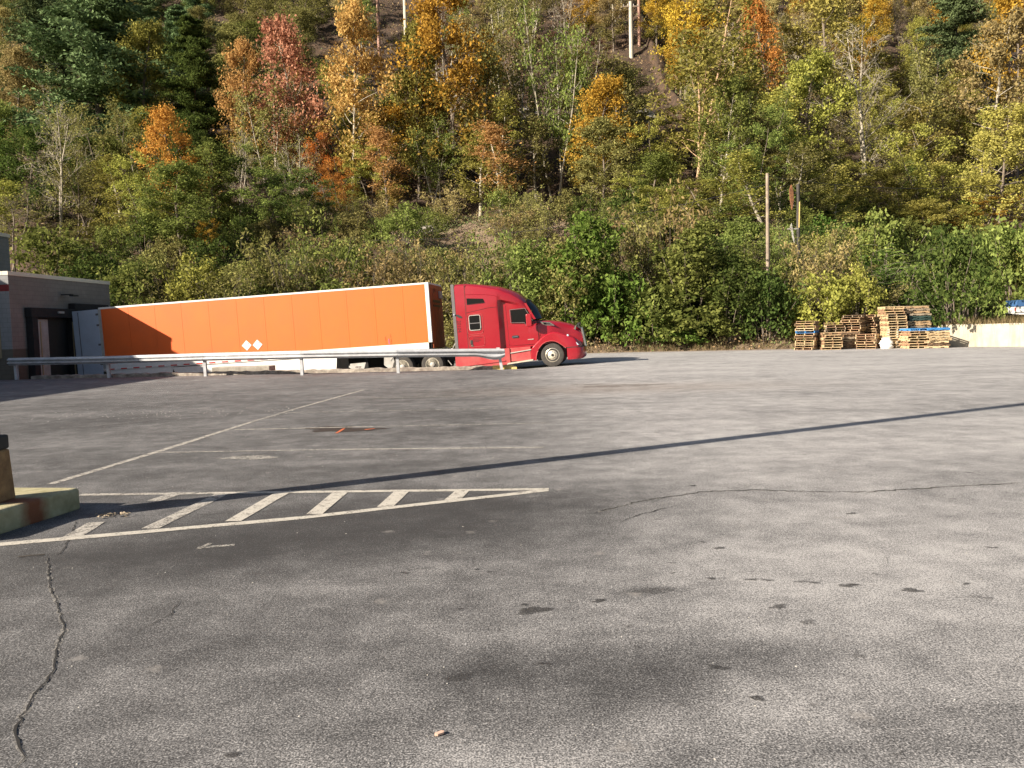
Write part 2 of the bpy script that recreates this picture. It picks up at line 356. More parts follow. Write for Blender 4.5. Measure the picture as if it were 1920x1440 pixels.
def tag(o, label=None, cat=None, group=None, kind=None):
    if label: o['label'] = label
    if cat: o['category'] = cat
    if group: o['group'] = group
    if kind: o['kind'] = kind
    return o
def empty(name, loc=(0, 0, 0), rot=(0, 0, 0), **kw):
    o = bpy.data.objects.new(name, None); COL.objects.link(o); o.location = tuple(map(float, loc)); o.rotation_euler = rot
    o.empty_display_size = 0.2
    return tag(o, **kw)
def copy_thing(src, label=None, group=None):
    c = src.copy(); COL.objects.link(c)
    for ch in src.children:
        d = ch.copy(); COL.objects.link(d); d.parent = c
        for g in ch.children:
            e = g.copy(); COL.objects.link(e); e.parent = d
    if label: c['label'] = label
    if group: c['group'] = group
    return c
def text_mesh(txt, size, name, mat, parent, mw, depth=0.003):
    cu = bpy.data.curves.new(name+'_curve', 'FONT'); cu.body = txt; cu.size = size; cu.extrude = depth; cu.align_x = 'CENTER'; cu.align_y = 'CENTER'
    tmp = bpy.data.objects.new('tmp', cu); COL.objects.link(tmp)
    bpy.context.view_layer.update()
    me = bpy.data.meshes.new_from_object(tmp.evaluated_get(bpy.context.evaluated_depsgraph_get()))
    bpy.data.objects.remove(tmp); me.name = name; me.materials.clear(); me.materials.append(mat)
    o = bpy.data.objects.new(name, me); COL.objects.link(o); o.parent = parent; o.matrix_local = mw
    return o

# ------------------------------------------------------------------ the lot
KY = lambda x: 32.55 - 0.105*x            # line of the kerb and guardrail
RAMPX = [-60, -22, -19, -12, -3.5, 0, 1.8, 4.2, 60]; RAMPZ = [-1.12, -1.12, -1.08, -0.78, -0.42, -0.22, -0.10, 0.0, 0.0]
rampz = lambda x: float(np.interp(x, RAMPX, RAMPZ))
BX = [-90, -10, 8, 16, 21, 26, 34, 90]; BY = [50, 50, 49.2, 47.2, 47.6, 55, 66, 74]
hillB = lambda x: float(np.interp(x, BX, BY))
def edgeY(x):                              # back edge of the asphalt
    if x < 20.4: return min(hillB(x), 47.2-0.96*(x-20.4)) if x > 16 else hillB(x)
    return max(30.0, 47.2-0.96*(x-20.4))
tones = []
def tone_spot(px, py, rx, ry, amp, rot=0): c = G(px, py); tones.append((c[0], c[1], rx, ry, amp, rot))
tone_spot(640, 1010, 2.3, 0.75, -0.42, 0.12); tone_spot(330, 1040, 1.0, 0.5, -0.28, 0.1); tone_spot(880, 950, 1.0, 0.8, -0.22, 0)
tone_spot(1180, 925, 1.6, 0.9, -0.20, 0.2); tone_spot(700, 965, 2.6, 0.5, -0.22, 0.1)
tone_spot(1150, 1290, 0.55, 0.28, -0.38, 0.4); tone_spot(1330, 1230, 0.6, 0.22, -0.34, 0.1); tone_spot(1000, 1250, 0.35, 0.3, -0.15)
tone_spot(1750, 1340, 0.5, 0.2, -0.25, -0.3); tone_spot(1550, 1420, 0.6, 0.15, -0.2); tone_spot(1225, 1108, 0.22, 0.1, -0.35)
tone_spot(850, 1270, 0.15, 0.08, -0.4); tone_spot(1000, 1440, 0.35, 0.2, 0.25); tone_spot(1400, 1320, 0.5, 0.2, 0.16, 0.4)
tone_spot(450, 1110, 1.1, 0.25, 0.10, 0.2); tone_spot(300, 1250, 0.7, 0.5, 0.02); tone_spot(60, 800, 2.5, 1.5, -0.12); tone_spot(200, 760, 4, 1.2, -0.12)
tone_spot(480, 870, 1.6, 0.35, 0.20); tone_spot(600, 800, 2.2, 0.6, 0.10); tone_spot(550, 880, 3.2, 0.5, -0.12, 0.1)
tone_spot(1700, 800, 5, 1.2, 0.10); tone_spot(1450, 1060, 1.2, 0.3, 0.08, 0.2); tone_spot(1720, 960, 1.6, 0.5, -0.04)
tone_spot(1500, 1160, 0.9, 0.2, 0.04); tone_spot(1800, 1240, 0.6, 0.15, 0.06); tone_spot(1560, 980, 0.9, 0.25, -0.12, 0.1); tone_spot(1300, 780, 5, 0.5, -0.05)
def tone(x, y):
    t = 0.37 + 0.39*sstep(-2.2, 2.6, x - 0.03*y) + 0.10*sstep(14, 30, y)*(1-sstep(20,60,-x))  # left-right gradient: asphalt wear plus brightness from sun and view angle
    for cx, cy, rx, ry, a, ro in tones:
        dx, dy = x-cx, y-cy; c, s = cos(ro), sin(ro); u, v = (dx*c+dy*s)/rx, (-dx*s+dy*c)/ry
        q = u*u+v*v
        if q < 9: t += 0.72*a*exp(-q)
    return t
def lot():
    xs = sorted(set([-80, -60, -45, -34, -28, -24, -20, -17, -14.5, -12.5] + list(np.arange(-11, 12.01, 0.25)) + [13, 14.5, 16, 18, 20.39, 20.41, 22.5, 25, 28, 31, 35, 45, 60, 80]))
    ts = list(np.linspace(-12, 1, 6)) + list(np.arange(1.2, 9, 0.13)) + list(np.arange(9, 20, 0.4)) + list(np.arange(20, 31, 1.0))
    vs = []; fs = []; tn = []; wm = []
    def addrow(f):
        r = []
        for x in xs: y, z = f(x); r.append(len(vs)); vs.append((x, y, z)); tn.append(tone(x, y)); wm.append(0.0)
        return r
    rows = []
    for t in ts: rows.append(addrow(lambda x: (t, 0) if t <= 20 else (20+(KY(x)-20)*(t-20)/11.0, 0)))
    rows.append(addrow(lambda x: (KY(x), 0)))
    rows.append(addrow(lambda x: (KY(x), rampz(x))))
    for k in range(1, 13):
        rows.append(addrow(lambda x: (KY(x)+(edgeY(x)+0.6-KY(x))*k/12 if edgeY(x) > KY(x) else KY(x)+0.05*k, rampz(x))))
    n = len(xs)
    for a, b in zip(rows[:-1], rows[1:]):
        for i in range(n-1): fs.append((a[i], a[i+1], b[i+1], b[i]))
    for i, p in enumerate(vs):               # gritty, paler outer margin by the verge; a brown dust fan near the middle
        d = edgeY(p[0]) - p[1]
        if p[1] > 40: wm[i] = 0.55*(1-sstep(0.0, 1.6, d))
        c = G(1170, 728); q = ((p[0]-c[0])/4.0)**2+((p[1]-c[1])/1.5)**2
        wm[i] = max(wm[i], 0.28*exp(-q))
    me = bpy.data.meshes.new('parking_lot'); me.from_pydata(vs, [], fs); me.materials.append(M['asphalt'])
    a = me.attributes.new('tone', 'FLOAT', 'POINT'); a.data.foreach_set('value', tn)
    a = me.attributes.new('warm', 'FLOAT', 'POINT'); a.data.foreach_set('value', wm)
    o = bpy.data.objects.new('parking_lot', me); COL.objects.link(o); tag(o, kind='structure')
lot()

def strip(name, a, b, wd, mat, z=0.004, seg=None, wob=0.0):
    a = np.array(a[:2]); b = np.array(b[:2]); L = np.linalg.norm(b-a); n = max(2, int(L/0.4)); t = (b-a)/L; nn = np.array([-t[1], t[0]])
    m = MB(); vs = []; fs = []
    for i in range(n+1):
        p = a+(b-a)*i/n; wl = wd/2*(1+random.uniform(-wob, wob)); wr = wd/2*(1+random.uniform(-wob, wob))
        vs += [(*(p-nn*wl), z), (*(p+nn*wr), z)]
        if i: k = 2*i; fs.append((k-2, k, k+1, k-1))
    m.add(vs, fs); return m
def mark(px0, py0, px1, py1, wd, mat, z=0.004):
    tag(strip('lane_marking', G(px0, py0), G(px1, py1), wd, mat, z, wob=0.1).build('lane_marking', mat), kind='structure')
# hatched triangle
mark(150, 928, 400, 925, 0.11, M['paint_old']); mark(400, 925, 1029, 917.5, 0.105, M['paint'])
mark(-60, 1027, 560, 972, 0.125, M['paint'], 0.0045); mark(560, 972, 1026, 919.5, 0.115, M['paint'], 0.0045)
for x0, y0, x1, y1, mt in ((868, 918, 848, 938, 'paint'), (755, 920, 722, 951, 'paint'), (640, 921, 588, 965, 'paint'), (532, 922, 436, 978, 'paint'), (420, 924, 280, 992, 'paint_old'), (325, 927, 288, 940, 'paint_old'), (180, 979, 135, 1008, 'paint_old')):
    mark(x0, y0+1, x1, y1, 0.15, M[mt], 0.0052)
mark(95, 908, 300, 846, 0.11, M['paint_old']); mark(300, 846, 470, 792, 0.11, M['paint_old']); mark(470, 792, 560, 765, 0.10, M['paint_faint']); mark(560, 765, 682, 731, 0.10, M['paint_old'])
mark(290, 849, 640, 843, 0.09, M['paint_faint'], 0.0045); mark(640, 843, 1020, 839, 0.09, M['paint_old'])
mark(440, 806, 700, 800, 0.09, M['paint_old'], 0.0045); mark(700, 800, 1030, 793, 0.09, M['paint_faint'])
mark(540, 774, 800, 769, 0.09, M['paint_faint'], 0.0045); mark(800, 769, 1000, 764, 0.08, M['paint_faint'])
mark(620, 748, 960, 741, 0.10, M['paint_faint'], 0.0045)
mark(370, 1028, 440, 1022, 0.05, M['paint_faint']); mark(395, 1019, 372, 1030, 0.04, M['paint_old'])

def blob(name, px, py, rx, ry, mat, z=0.0035, rot=0, jag=0.25, n=26):
    c = G(px, py); ph = [random.uniform(0, 6.28) for _ in range(4)]
    pts = []
    for i in range(n):
        t = 2*pi*i/n; k = 1+jag*(0.5*sin(2*t+ph[0])+0.35*sin(3*t+ph[1])+0.25*sin(5*t+ph[2])+0.2*sin(9*t+ph[3]))
        x, y = rx*k*cos(t)*1.15, ry*k*sin(t)*1.15; pts.append((c[0]+x*cos(rot)-y*sin(rot), c[1]+x*sin(rot)+y*cos(rot)))
    vs = [(c[0], c[1], z)]+[(c[0]+(x-c[0])*.6, c[1]+(y-c[1])*.6, z) for x, y in pts]+[(x, y, z) for x, y in pts]
    fs = [(0, 1+i, 1+(i+1) % n) for i in range(n)]+[(1+i, 1+n+i, 1+n+(i+1) % n, 1+(i+1) % n) for i in range(n)]
    me = bpy.data.meshes.new(name); me.from_pydata(vs, [], fs); me.materials.append(mat)
    at = me.attributes.new('edge', 'FLOAT', 'POINT'); at.data.foreach_set('value', [0.0]*(n+1)+[0.0]*0+[1.0]*n)
    o = bpy.data.objects.new(name, me); COL.objects.link(o); return tag(o, kind='structure')
blob('oil_stain', 1000, 1145, 0.10, 0.075, M['oil'], jag=0.5); blob('oil_stain', 984, 1134, 0.03, 0.02, M['oil'], 0.0031)
blob('oil_stain', 436, 1416, 0.045, 0.02, M['oil'], rot=0.3); blob('oil_stain', 1225, 1108, 0.16, 0.09, M['oil_soft']); blob('oil_stain', 858, 1271, 0.09, 0.05, M['oil_soft'])
blob('oil_stain', 640, 805, 0.62, 0.40, paint('damp_brown_patch', (0.035, 0.024, 0.018), 0.2, 0.34, 6, 0.9), jag=0.6); mark(630, 813, 645, 804, 0.05, M['paint_orange'], 0.0055); mark(684, 806, 702, 804, 0.07, M['paint_orange'], 0.0055); blob('oil_stain', 1165, 723, 1.5, 0.55, M['oil_brown']); blob('oil_stain', 1105, 721, 0.7, 0.3, M['oil_brown'], 0.0031)
for px, py, r in ((1348, 1028, .06), (1265, 1028, .03), (1248, 1028, .035), (1318, 1017, .03), (1355, 1003, .022), (1261, 1056, .03), (1262, 1075, .025), (1333, 1085, .045), (1358, 1085, .04), (1408, 1087, .05), (1440, 1088, .05), (1500, 1091, .06), (1528, 1093, .04), (1590, 1098, .075), (1708, 1107, .08), (1830, 1119, .06), (1853, 1122, .05), (1640, 1077, .04), (1859, 1027, .05), (1412, 978, .05), (1597, 963, .06), (1384, 978, .04), (1194, 1213, .035), (1276, 1320, .03), (1528, 1322, .035), (1516, 1333, .015), (1680, 1415, .03), (1692, 1410, .015), (1143, 1073, .035), (920, 1073, .03), (903, 1125, .03), (863, 1142, .025), (895, 1068, .03), (1235, 974, .035), (1786, 936, .06), (1165, 935, .04), (1300, 911, .05), (1655, 981, .04), (1812, 1095, .04), (1020, 1245, .04), (1345, 1252, .06), (420, 1140, .02), (760, 1075, .04), (1125, 1127, .06), (1515, 1167, .07), (1460, 1138, .07), (1610, 1230, .05), (1420, 1310, .05)):
    blob('oil_stain', px+random.uniform(-1, 1), py, r*.9, r*0.5, M['oil'] if random.random() < .55 else M['oil_soft'], 0.0032, random.uniform(-.3, .3), 0.55, 20)
blob('pale_scuff', 470, 858, 0.5, 0.22, M['paint_faint'], 0.003)

def crack(pts, wd, jit, edge=True, seed=1):
    rnd = random.Random(seed); P3 = [G(*p)[:2] for p in pts]; out = []
    for a, b in zip(P3[:-1], P3[1:]):
        n = max(2, int(np.linalg.norm(b-a)/0.045))
        for i in range(n): out.append(a+(b-a)*i/n+np.array([rnd.uniform(-jit, jit), rnd.uniform(-jit, jit)]))
    out.append(P3[-1])
    for ww, mt, z in (((wd*3.2, M['crack_edge'], 0.0022), (wd, M['crack'], 0.0042)) if edge else ((wd, M['crack'], 0.0042),)):
        vs = []; fs = []
        for i, p in enumerate(out):
            t = out[min(i+1, len(out)-1)]-out[max(i-1, 0)]; t = t/(np.linalg.norm(t)+1e-9); nn = np.array([-t[1], t[0]])
            k = ww/2*rnd.uniform(0.35, 1.35)*min(1, 0.25+min(i, len(out)-1-i)/6)
            vs += [(*(p-nn*k), z), (*(p+nn*k), z)]
            if i: fs.append((2*i-2, 2*i, 2*i+1, 2*i-1))
        m = MB(); m.add(vs, fs); tag(m.build('pavement_crack', mt), kind='structure')
crack([(90, 1045), (92, 1095), (108, 1140), (121, 1175), (105, 1225), (98, 1262), (60, 1310), (28, 1370), (38, 1400), (46, 1422), (25, 1450)], 0.010, 0.009, True, 3)
crack([(28, 1370), (-10, 1383)], 0.008, 0.006, False, 4)
crack([(335, 1128), (322, 1150), (285, 1172), (258, 1187)], 0.009, 0.008, False, 5)
crack([(1110, 964), (1200, 940), (1320, 922), (1420, 919), (1520, 922), (1620, 923), (1700, 918), (1800, 912), (1925, 905)], 0.016, 0.02, True, 6)
crack([(1160, 980), (1210, 962), (1270, 948)], 0.010, 0.015, False, 7)
crack([(0, 1258), (15, 1248), (60, 1228)], 0.006, 0.006, False, 8)
crack([(145, 975), (130, 1008), (118, 1035), (92, 1048)], 0.008, 0.008, False, 9)
crack([(870, 1053), (770, 1070), (720, 1082)], 0.005, 0.008, False, 10)
crack([(1660, 1045), (1668, 1062)], 0.006, 0.006, False, 11)
crack([(240, 968), (340, 967), (450, 962), (560, 955)], 0.006, 0.01, False, 12)

# ------------------------------------------------------------------ hillside
PD = [-5, 0, 3, 8, 16, 22, 28, 34, 60, 140, 260]; PZ = [0, 0, 0.8, 3.5, 7.5, 10.2, 11.0, 13.5, 31, 92, 150]
def bumpz(x, y): return 0.6*sin(x*.31+1.3)*sin(y*.27)+0.35*sin(x*.83+y*.4)+0.18*sin(x*1.9-y*1.3+2)
def tz(x, y):
    d = y-hillB(x); pl = 1.12*sstep(20.2, 20.6, x)
    z = pl+float(np.interp(d, PD, PZ))
    return z + bumpz(x, y)*sstep(1, 12, d)*1.0
def T(px, py):
    d = ray(px, py); Y = 40.0
    while Y < 330:
        p = CC+d*(Y/d[1])
        if Y > edgeY(p[0])+1.6 and tz(p[0], p[1]) >= p[2]: return p
        Y += 0.4
    return p
def hillside():
    xs = sorted(set(list(np.arange(-150, -60, 10)) + list(np.arange(-60, 60, 1.0)) + list(np.arange(60, 151, 10)) + [20.2, 20.4, 20.6]))
    ds = list(np.arange(0, 40, 0.8)) + list(np.arange(40, 200, 3)) + [210, 230, 260, 300]
    vs = []; fs = []; dr = []
    for s_ in ds:
        for x in xs:
            y = edgeY(x)+s_+(0.14 if x >= 20.4 else 0); z = tz(x, y); vs.append((x, y, z-0.01))
            d = y-hillB(x)
            k = 0.9*(1-sstep(0.5, 3, d)) + (0.85*exp(-((x-0)/9)**2-((d-19)/6)**2)) + 0.6*exp(-((x+8)/5)**2-((d-23)/3)**2)
            if x > 20: k = max(k, 0.6*(1-sstep(-2, 3, d)))
            dr.append(k)
    n = len(xs)
    for j in range(len(ds)-1):
        for i in range(n-1): fs.append((j*n+i, j*n+i+1, (j+1)*n+i+1, (j+1)*n+i))
    me = bpy.data.meshes.new('hillside'); me.from_pydata(vs, [], fs); me.materials.append(M['terrain'])
    me.polygons.foreach_set('use_smooth', [True]*len(fs))
    a = me.attributes.new('dirt', 'FLOAT', 'POINT'); a.data.foreach_set('value', dr)
    o = bpy.data.objects.new('hillside', me); COL.objects.link(o); tag(o, kind='structure')
hillside()

# concrete retaining wall on the right
m = MB(); A = np.array([20.4, 47.2]); B = np.array([33.0, 35.1]); t = (B-A)/np.linalg.norm(B-A); nn = np.array([-t[1], t[0]])
pts = []
for i in range(25): p = A+(B-A)*i/24; pts.append(p)
ring = []
for i, p in enumerate(pts):
    h = 1.19+0.012*sin(i*2.1)
    ring.append([(*p, -0.05), (*(p+nn*0.05), h-0.02), (*(p+nn*0.08), h), (*(p+nn*0.34), h), (*(p+nn*0.34), -0.05)])
m.loft(ring, True, True)
tag(m.build('retaining_wall', M['retain']), 'pale stained concrete retaining wall to the right of the pallets', 'wall')

# kerb behind the guardrail, painted yellow at its end
kr = empty('kerb', (0, 0, 0), label='low crumbling concrete kerb running under the guardrail along the ramp', cat='kerb')
m = MB(); rings = []; N = 90
for i in range(N+1):
    x = -20.2+(20.2-0.75)*i/N; j = random.uniform(-.02, .02); h = 0.15+random.uniform(-.025, .02)
    y = KY(x)+0.02+j
    rings.append([(x, y, -0.02), (x, y+0.02, h-0.03), (x, y+0.05, h), (x, y+0.24, h), (x, y+0.26, -1.15)])
m.loft(rings); m.build('kerb_body', M['kerb'], kr)
m = MB(); rings = []
for i in range(7):
    x = -0.745+0.95*i/6; y = KY(x)+0.01; h = 0.155 if i < 6 else 0.09
    rings.append([(x, y, -0.02), (x, y+0.02, h-0.03), (x, y+0.05, h), (x, y+0.24, h), (x, y+0.26, -0.4)])
m.loft(rings); m.build('painted_end', M['yellow'], kr); kr.children[-1]['label'] = 'yellow painted kerb end'
# concrete block lying by the second post
a = G(398, 703); b = G(486, 704)
m = MB(); m.box(a[0], b[0], a[1]-0.05, a[1]+0.85, -0.02, 0.31)
tag(m.build('concrete_block', M['concrete'], bevel=0.02), 'long pale concrete block lying under the guardrail', 'block')

# ------------------------------------------------------------------ guardrail
gr = empty('guardrail', tuple(G(942, 693)), label='galvanised W-beam guardrail with a flared battered end', cat='guardrail')
org = np.array(G(942, 693))
posts = [G(32, 712), G(205, 708.5), G(386, 705.5), G(567, 703.5), G(747, 699.5), G(941, 693)]
tops = [Dp(20, 671, posts[0][1]), Dp(205, 667.5, posts[1][1]), Dp(386, 662, posts[2][1]), Dp(567, 657.5, posts[3][1]), Dp(747, 654.5, posts[4][1]), Dp(935, 653.5, posts[5][1])]
prof = [(0.0, 0.0), (0.0, -.02), (-.025, -.035), (-.105, -.072), (-.107, -.10), (-.03, -.135), (-.01, -.155), (-.03, -.175), (-.107, -.21), (-.105, -.238), (-.025, -.275), (0, -.29), (0, -.31)]
def beam(x0, x1, p0, p1, z0, z1, flare=None):
    m = MB(); rows = []
    n = 24 if flare else 4
    for i in range(n+1):
        t = i/n; p = p0+(p1-p0)*t; z = z0+(z1-z0)*t
        row = []
        for (dy, dz) in prof:
            k = 1.0; yy = dy; zz = dz
            if flare:
                f = flare(t); k = f[0]; zz = dz*(k if dz < -.15 else 1+(k-1)*.15)*f[2]-(1-f[2])*.15; yy = dy*f[1]
            row.append((p[0], p[1]-0.07+yy, z+zz))
        rows.append(row)
    back = [[(a, b+.004, c) for a, b, c in r] for r in rows]
    m.loft(rows, closed=False); m.loft(back, closed=False)
    return m
for i in range(5):
    p0 = np.array(posts[i][:2]); p1 = np.array(posts[i+1][:2]); z0 = tops[i][2]; z1 = tops[i+1][2]
    p0 = p0+np.array([0, -0.075]); p1 = p1+np.array([0, -0.075])
    if i == 0: p0 = p0+(p0-p1)*0.06
    off = 0.006*(i % 2)
    p0[1] -= off; p1[1] -= off
    fl = None
    if i == 4:
        p1 = p1+(p1-p0)*0.035
        fl = lambda t: (1.0+0.42*sstep(.72, .90, t)-0.25*sstep(.93, 1, t), 1-.35*sstep(.93, 1, t), 1-.25*sstep(.95, 1.0, t))
    o = beam(0, 0, p0, p1, z0, z1, fl).build('rail_beam', M['galv'], gr, smooth=True)
    o.location = (-org[0], -org[1], -org[2])
for i, p in enumerate(posts):
    m = MB(); z = tops[i][2]; x, y = p[0], p[1]; z = z-(0.02 if i < 5 else 0.05); ln = -0.12 if i == 5 else -0.02
    for s_ in (-1, 1):
        ya, yb = (y-0.07, y-0.062) if s_ < 0 else (y+0.062, y+0.07)
        m.add([(x-.055, ya, 0), (x+.055, ya, 0), (x+.055, yb, 0), (x-.055, yb, 0), (x-.055+ln, ya, z), (x+.055+ln, ya, z), (x+.055+ln, yb, z), (x-.055+ln, yb, z)], [(0,3,2,1),(4,5,6,7),(0,1,5,4),(1,2,6,5),(2,3,7,6),(3,0,4,7)])
    m.add([(x-.004, y-.062, 0), (x+.004, y-.062, 0), (x+.004, y+.062, 0), (x-.004, y+.062, 0), (x-.004+ln, y-.062, z), (x+.004+ln, y-.062, z), (x+.004+ln, y+.062, z), (x-.004+ln, y+.062, z)], [(0,3,2,1),(4,5,6,7),(0,1,5,4),(1,2,6,5),(2,3,7,6),(3,0,4,7)])
    o = m.build('post', M['galv'], gr); o.location = (-org[0], -org[1], -org[2])
    if i == 5: o['label'] = 'bent leaning end post'
    if i == 5:
        m = MB(); m.box(x-.2, x-.06, y-.06, y+.04, z-.02, z+.09); m.box(x-.22, x+.12, y-.19, y-.165, z-.07, z+.04)
        o = m.build('end_bracket', M['galv'], gr); o.location = (-org[0], -org[1], -org[2])
    m = MB()
    m.lathe([(0.001, -.125), (.018, -.123), (.022, -.11), (.022, -.08)], x, y, z-.125, 8)
    o = m.build('bolt', M['rust'], gr); o.location = (-org[0], -org[1], -org[2])

# ------------------------------------------------------------------ buildings
DW0 = np.array([-21.06, 35.0]); dwt = np.array([0.052, 1.0]); dwt /= np.linalg.norm(dwt); dwn = np.array([dwt[1], -dwt[0]])
def WS(px, py):                                  # place on the dock wall: distance along it, height
    d = ray(px, py); k = ((DW0-CC[:2])@dwn)/(d[:2]@dwn); p = CC+d*k; return float((p[:2]-DW0)@dwt), float(p[2])
dock = empty('dock_building', (*DW0, 0), (0, 0, atan2(dwt[1], dwt[0])), label='low loading dock building with two black door seals and flat roof', cat='building')
# local: x along wall away from camera, y = to the left (-outward)
LEN = WS(209, 600)[0]; HR = 4.56
m = MB(); m.box(0.02, LEN, 0.02, 8, -1.2, HR-0.17); m.build('wall', M['block'], dock)
m = MB(); m.box(-0.0, 0.02, 0.0, 8, -0.3, HR-0.17); m.build('front_wall', M['block_front'], dock)
m = MB(); m.box(-0.02, LEN+.02, -0.025, 0.25, HR-0.17, HR); m.box(-0.02, 0.2, 0.25, 8, HR-0.17, HR); m.build('roof_coping', M['cap'], dock, bevel=.01)
m = MB(); m.box(0.2, LEN, 0.25, 8, HR-0.3, HR-0.1); m.build('roof', M['grey'], dock)
def dockdoor(s0, s1, ztop, zbot, inner):
    hd = MB(); hd.box(s0-.1, s1+.1, -0.32, -0.002, ztop-0.42, ztop); f = hd.build('dock_seal', M['seal'], dock, bevel=.02)
    for q in (s0, s1-.38): k = MB(); k.box(q-.05 if q == s0 else q+.05, q+.33 if q == s0 else q+.43, -0.30, -0.003, zbot, ztop-0.42); k.build('seal_pad', M['seal'], f)
    k = MB(); k.box(s0+.3, s1-.3, -0.012, -0.004, zbot, ztop-.42); k.build('door_opening', M['black'], f)
    for q in (s0+.42, s1-.46): k = MB(); k.box(q, q+.06, -0.34, -0.305, zbot, ztop-.6); k.build('guide_rail', M['guide'], f)
    if inner: k = MB(); k.box(s0+.45, s0+1.35, -0.10, -0.03, zbot+.1, ztop-.5); k.build('door_leaf', M['ltgrey'], f)
    k = MB(); k.box(s0+.3, s1-.3, -0.30, -0.013, -1.1, zbot); k.build('bumper', M['black'], f)
s0, zt = WS(48, 577); s1, _ = WS(132, 577); dockdoor(s0, s1, zt, -0.05, True)
s0, zt2 = WS(129, 569); s1, _ = WS(190, 572); dockdoor(s0+.05, s1, zt2, -0.05, False)
sl_, zl = WS(116, 553); m = MB(); m.box(sl_-.08, sl_+.1, -.5, -0.002, zl-.02, zl+.03); m.box(sl_-.12, sl_+.3, -.62, -.42, zl-.08, zl-.01); m.build('wall_lamp', M['black'], dock)
sl_, zl = WS(100, 586); m = MB(); m.box(sl_-.2, sl_+.2, -.40, -.325, zl-.05, zl+.04); m.build('door_sign', M['ltgrey'], dock)
m = MB(); m.box(-0.04, -0.002, 0.48, 1.7, 0.9, 2.6); o = m.build('window', M['guide'], dock); m = MB(); m.box(-0.05, -0.041, 0.55, 1.62, 0.97, 2.53); m.build('pane', M['glass'], o)
# main store behind and left
st = empty('store_building', (-27.5, 46.0, 0), label='tall dark store building rising behind the dock building', cat='building')
m = MB(); m.box(-30, 0, -62, 0, -0.1, 7.30); m.build('wall', M['store'], st)
m = MB(); m.box(-30.05, 0.06, -62.05, 0.06, 7.302, 7.49); m.build('roof_coping', M['cap'], st)

# ------------------------------------------------------------------ trailer
YAW = radians(-7.6)
def vroot(name, loc, pitch, **kw):
    o = empty(name, loc, **kw); o.rotation_euler = (Matrix.Rotation(YAW, 3, 'Z') @ Matrix.Rotation(-pitch, 3, 'Y')).to_euler(); return o
tl = vroot('semi_trailer', (-3.43, 36.4, 0.77), radians(2.42), label='orange box semi trailer backed up to the loading dock', cat='trailer')
LT = -15.68; WT = 2.59
m = MB(); seams = [0.0, -1.18, -2.48, -3.76, -5.05, -6.3, -7.62, -8.93, -10.28, -11.6, -12.9, -14.2, -15.5, LT]
m.box(LT, -0.16, 0.02, WT-.02, 0.32, 2.87)
for a, b in zip(seams[:-1], seams[1:]):
    a2 = min(a, -0.16)
    m.box(b+.004, a2-.10, 0.0, 0.018, 0.32, 2.87); m.box(a2-.097, a2-.002, -0.004, 0.0185, 0.32, 2.87)
m.build('box_body', M['orange'], tl)
m = MB(); m.box(LT, 0.0, -0.015, WT+.015, 2.87, 2.95); m.build('top_rail', M['white'], tl, bevel=.01)
for y_ in (-.012, WT-.1): m = MB(); m.box(-0.17, 0.0, y_, y_+.112, 0.32, 2.868); m.build('corner_post', M['white'], tl, bevel=.015)
m = MB(); m.box(-.03, .02, 0.1, WT-.1, 0.05, 2.868)
for k in range(7): m.box(.021, .035, .2+.34*k, .24+.34*k, .1, 2.7)
fw = m.build('front_wall', M['orange_dark'], tl)
RX = Matrix(((0, 0, 1, 0.045), (1, 0, 0, 0.95), (0, 1, 0, 2.62), (0, 0, 0, 1)))
text_mesh('ELI', 0.24, 'lettering', M['decal'], fw, RX)
m = MB(); m.box(.036, .05, .5, 2.1, 1.9, 1.98); m.box(.036, .046, .5, 2.0, 2.08, 2.2); m.build('warning_strip', M['decal'], fw)
m = MB(); m.box(.036, .1, 1.75, 2.3, 2.3, 2.62); m.build('document_box', M['ltgrey'], fw)
m = MB(); m.box(LT, -0.17, -0.02, 0.05, 0.0, 0.318); m.box(LT, -0.17, WT-.05, WT+.02, 0, .318); m.box(LT, -.17, -.035, -.018, .05, .09); rl = m.build('bottom_rail', M['white'], tl, bevel=.008)
x = LT+.25
while x < -5.7: m = MB(); m.box(x, x+.30, -.042, -.036, .045+.0, .095); m.build('reflective_tape', M['redtape'], rl); x += .62
m = MB(); m.box(LT, -0.05, .06, WT-.06, 0.02, .3)
for k in range(24): m.box(-.8-.62*k, -.72-.62*k, .06, WT-.06, -.1, .02)
m.build('floor_frame', M['chassis'], tl)
m = MB(); m.prism([(-4.42, -.03), (-4.5, -.70), (-12.0, -.72), (-12.3, -.03)], .02, .045); m.build('side_skirt', M['white'], tl)
m = MB(); m.prism([(-4.42, -.03), (-4.5, -.70), (-12.0, -.72), (-12.3, -.03)], WT-.045, WT-.02); m.build('side_skirt', M['white'], tl)
m = MB(); m.box(-.02, 0, 0, 0, 0, 0) if False else None
m = MB(); m.box(-4.4, -2.15, 1.5, 2.1, -.85, .0); m.build('underside_blocker', M['chassis'], tl)  # added dark box, blocks the lit background seen beneath the trailer
for yy in (.45, WT-.6):
    m = MB(); m.box(-3.3, -3.14, yy, yy+.16, -.85, .02); m.box(-3.42, -3.0, yy-.08, yy+.24, -.88, -.84); m.tube([(-3.22, yy, -.1), (-2.6, yy+.1, .02)], .03); m.build('landing_leg', M['chassis'], tl)
m = MB(); m.prism([(-3.86, -.40), (-3.13, -.38), (-3.26, -.73), (-3.70, -.73), (-3.93, -.55), (-3.92, -.48), (-3.87, -.50)], .1, .12); mf = m.build('mud_flap', M['ltgrey'], tl)
m = MB()
for k in range(4): m.prism([(-3.62+.07*k, -.60), (-3.59+.07*k, -.60), (-3.57+.07*k, -.53), (-3.60+.07*k, -.53)], .092, .098)
m.build('emblem', M['decal'], mf)
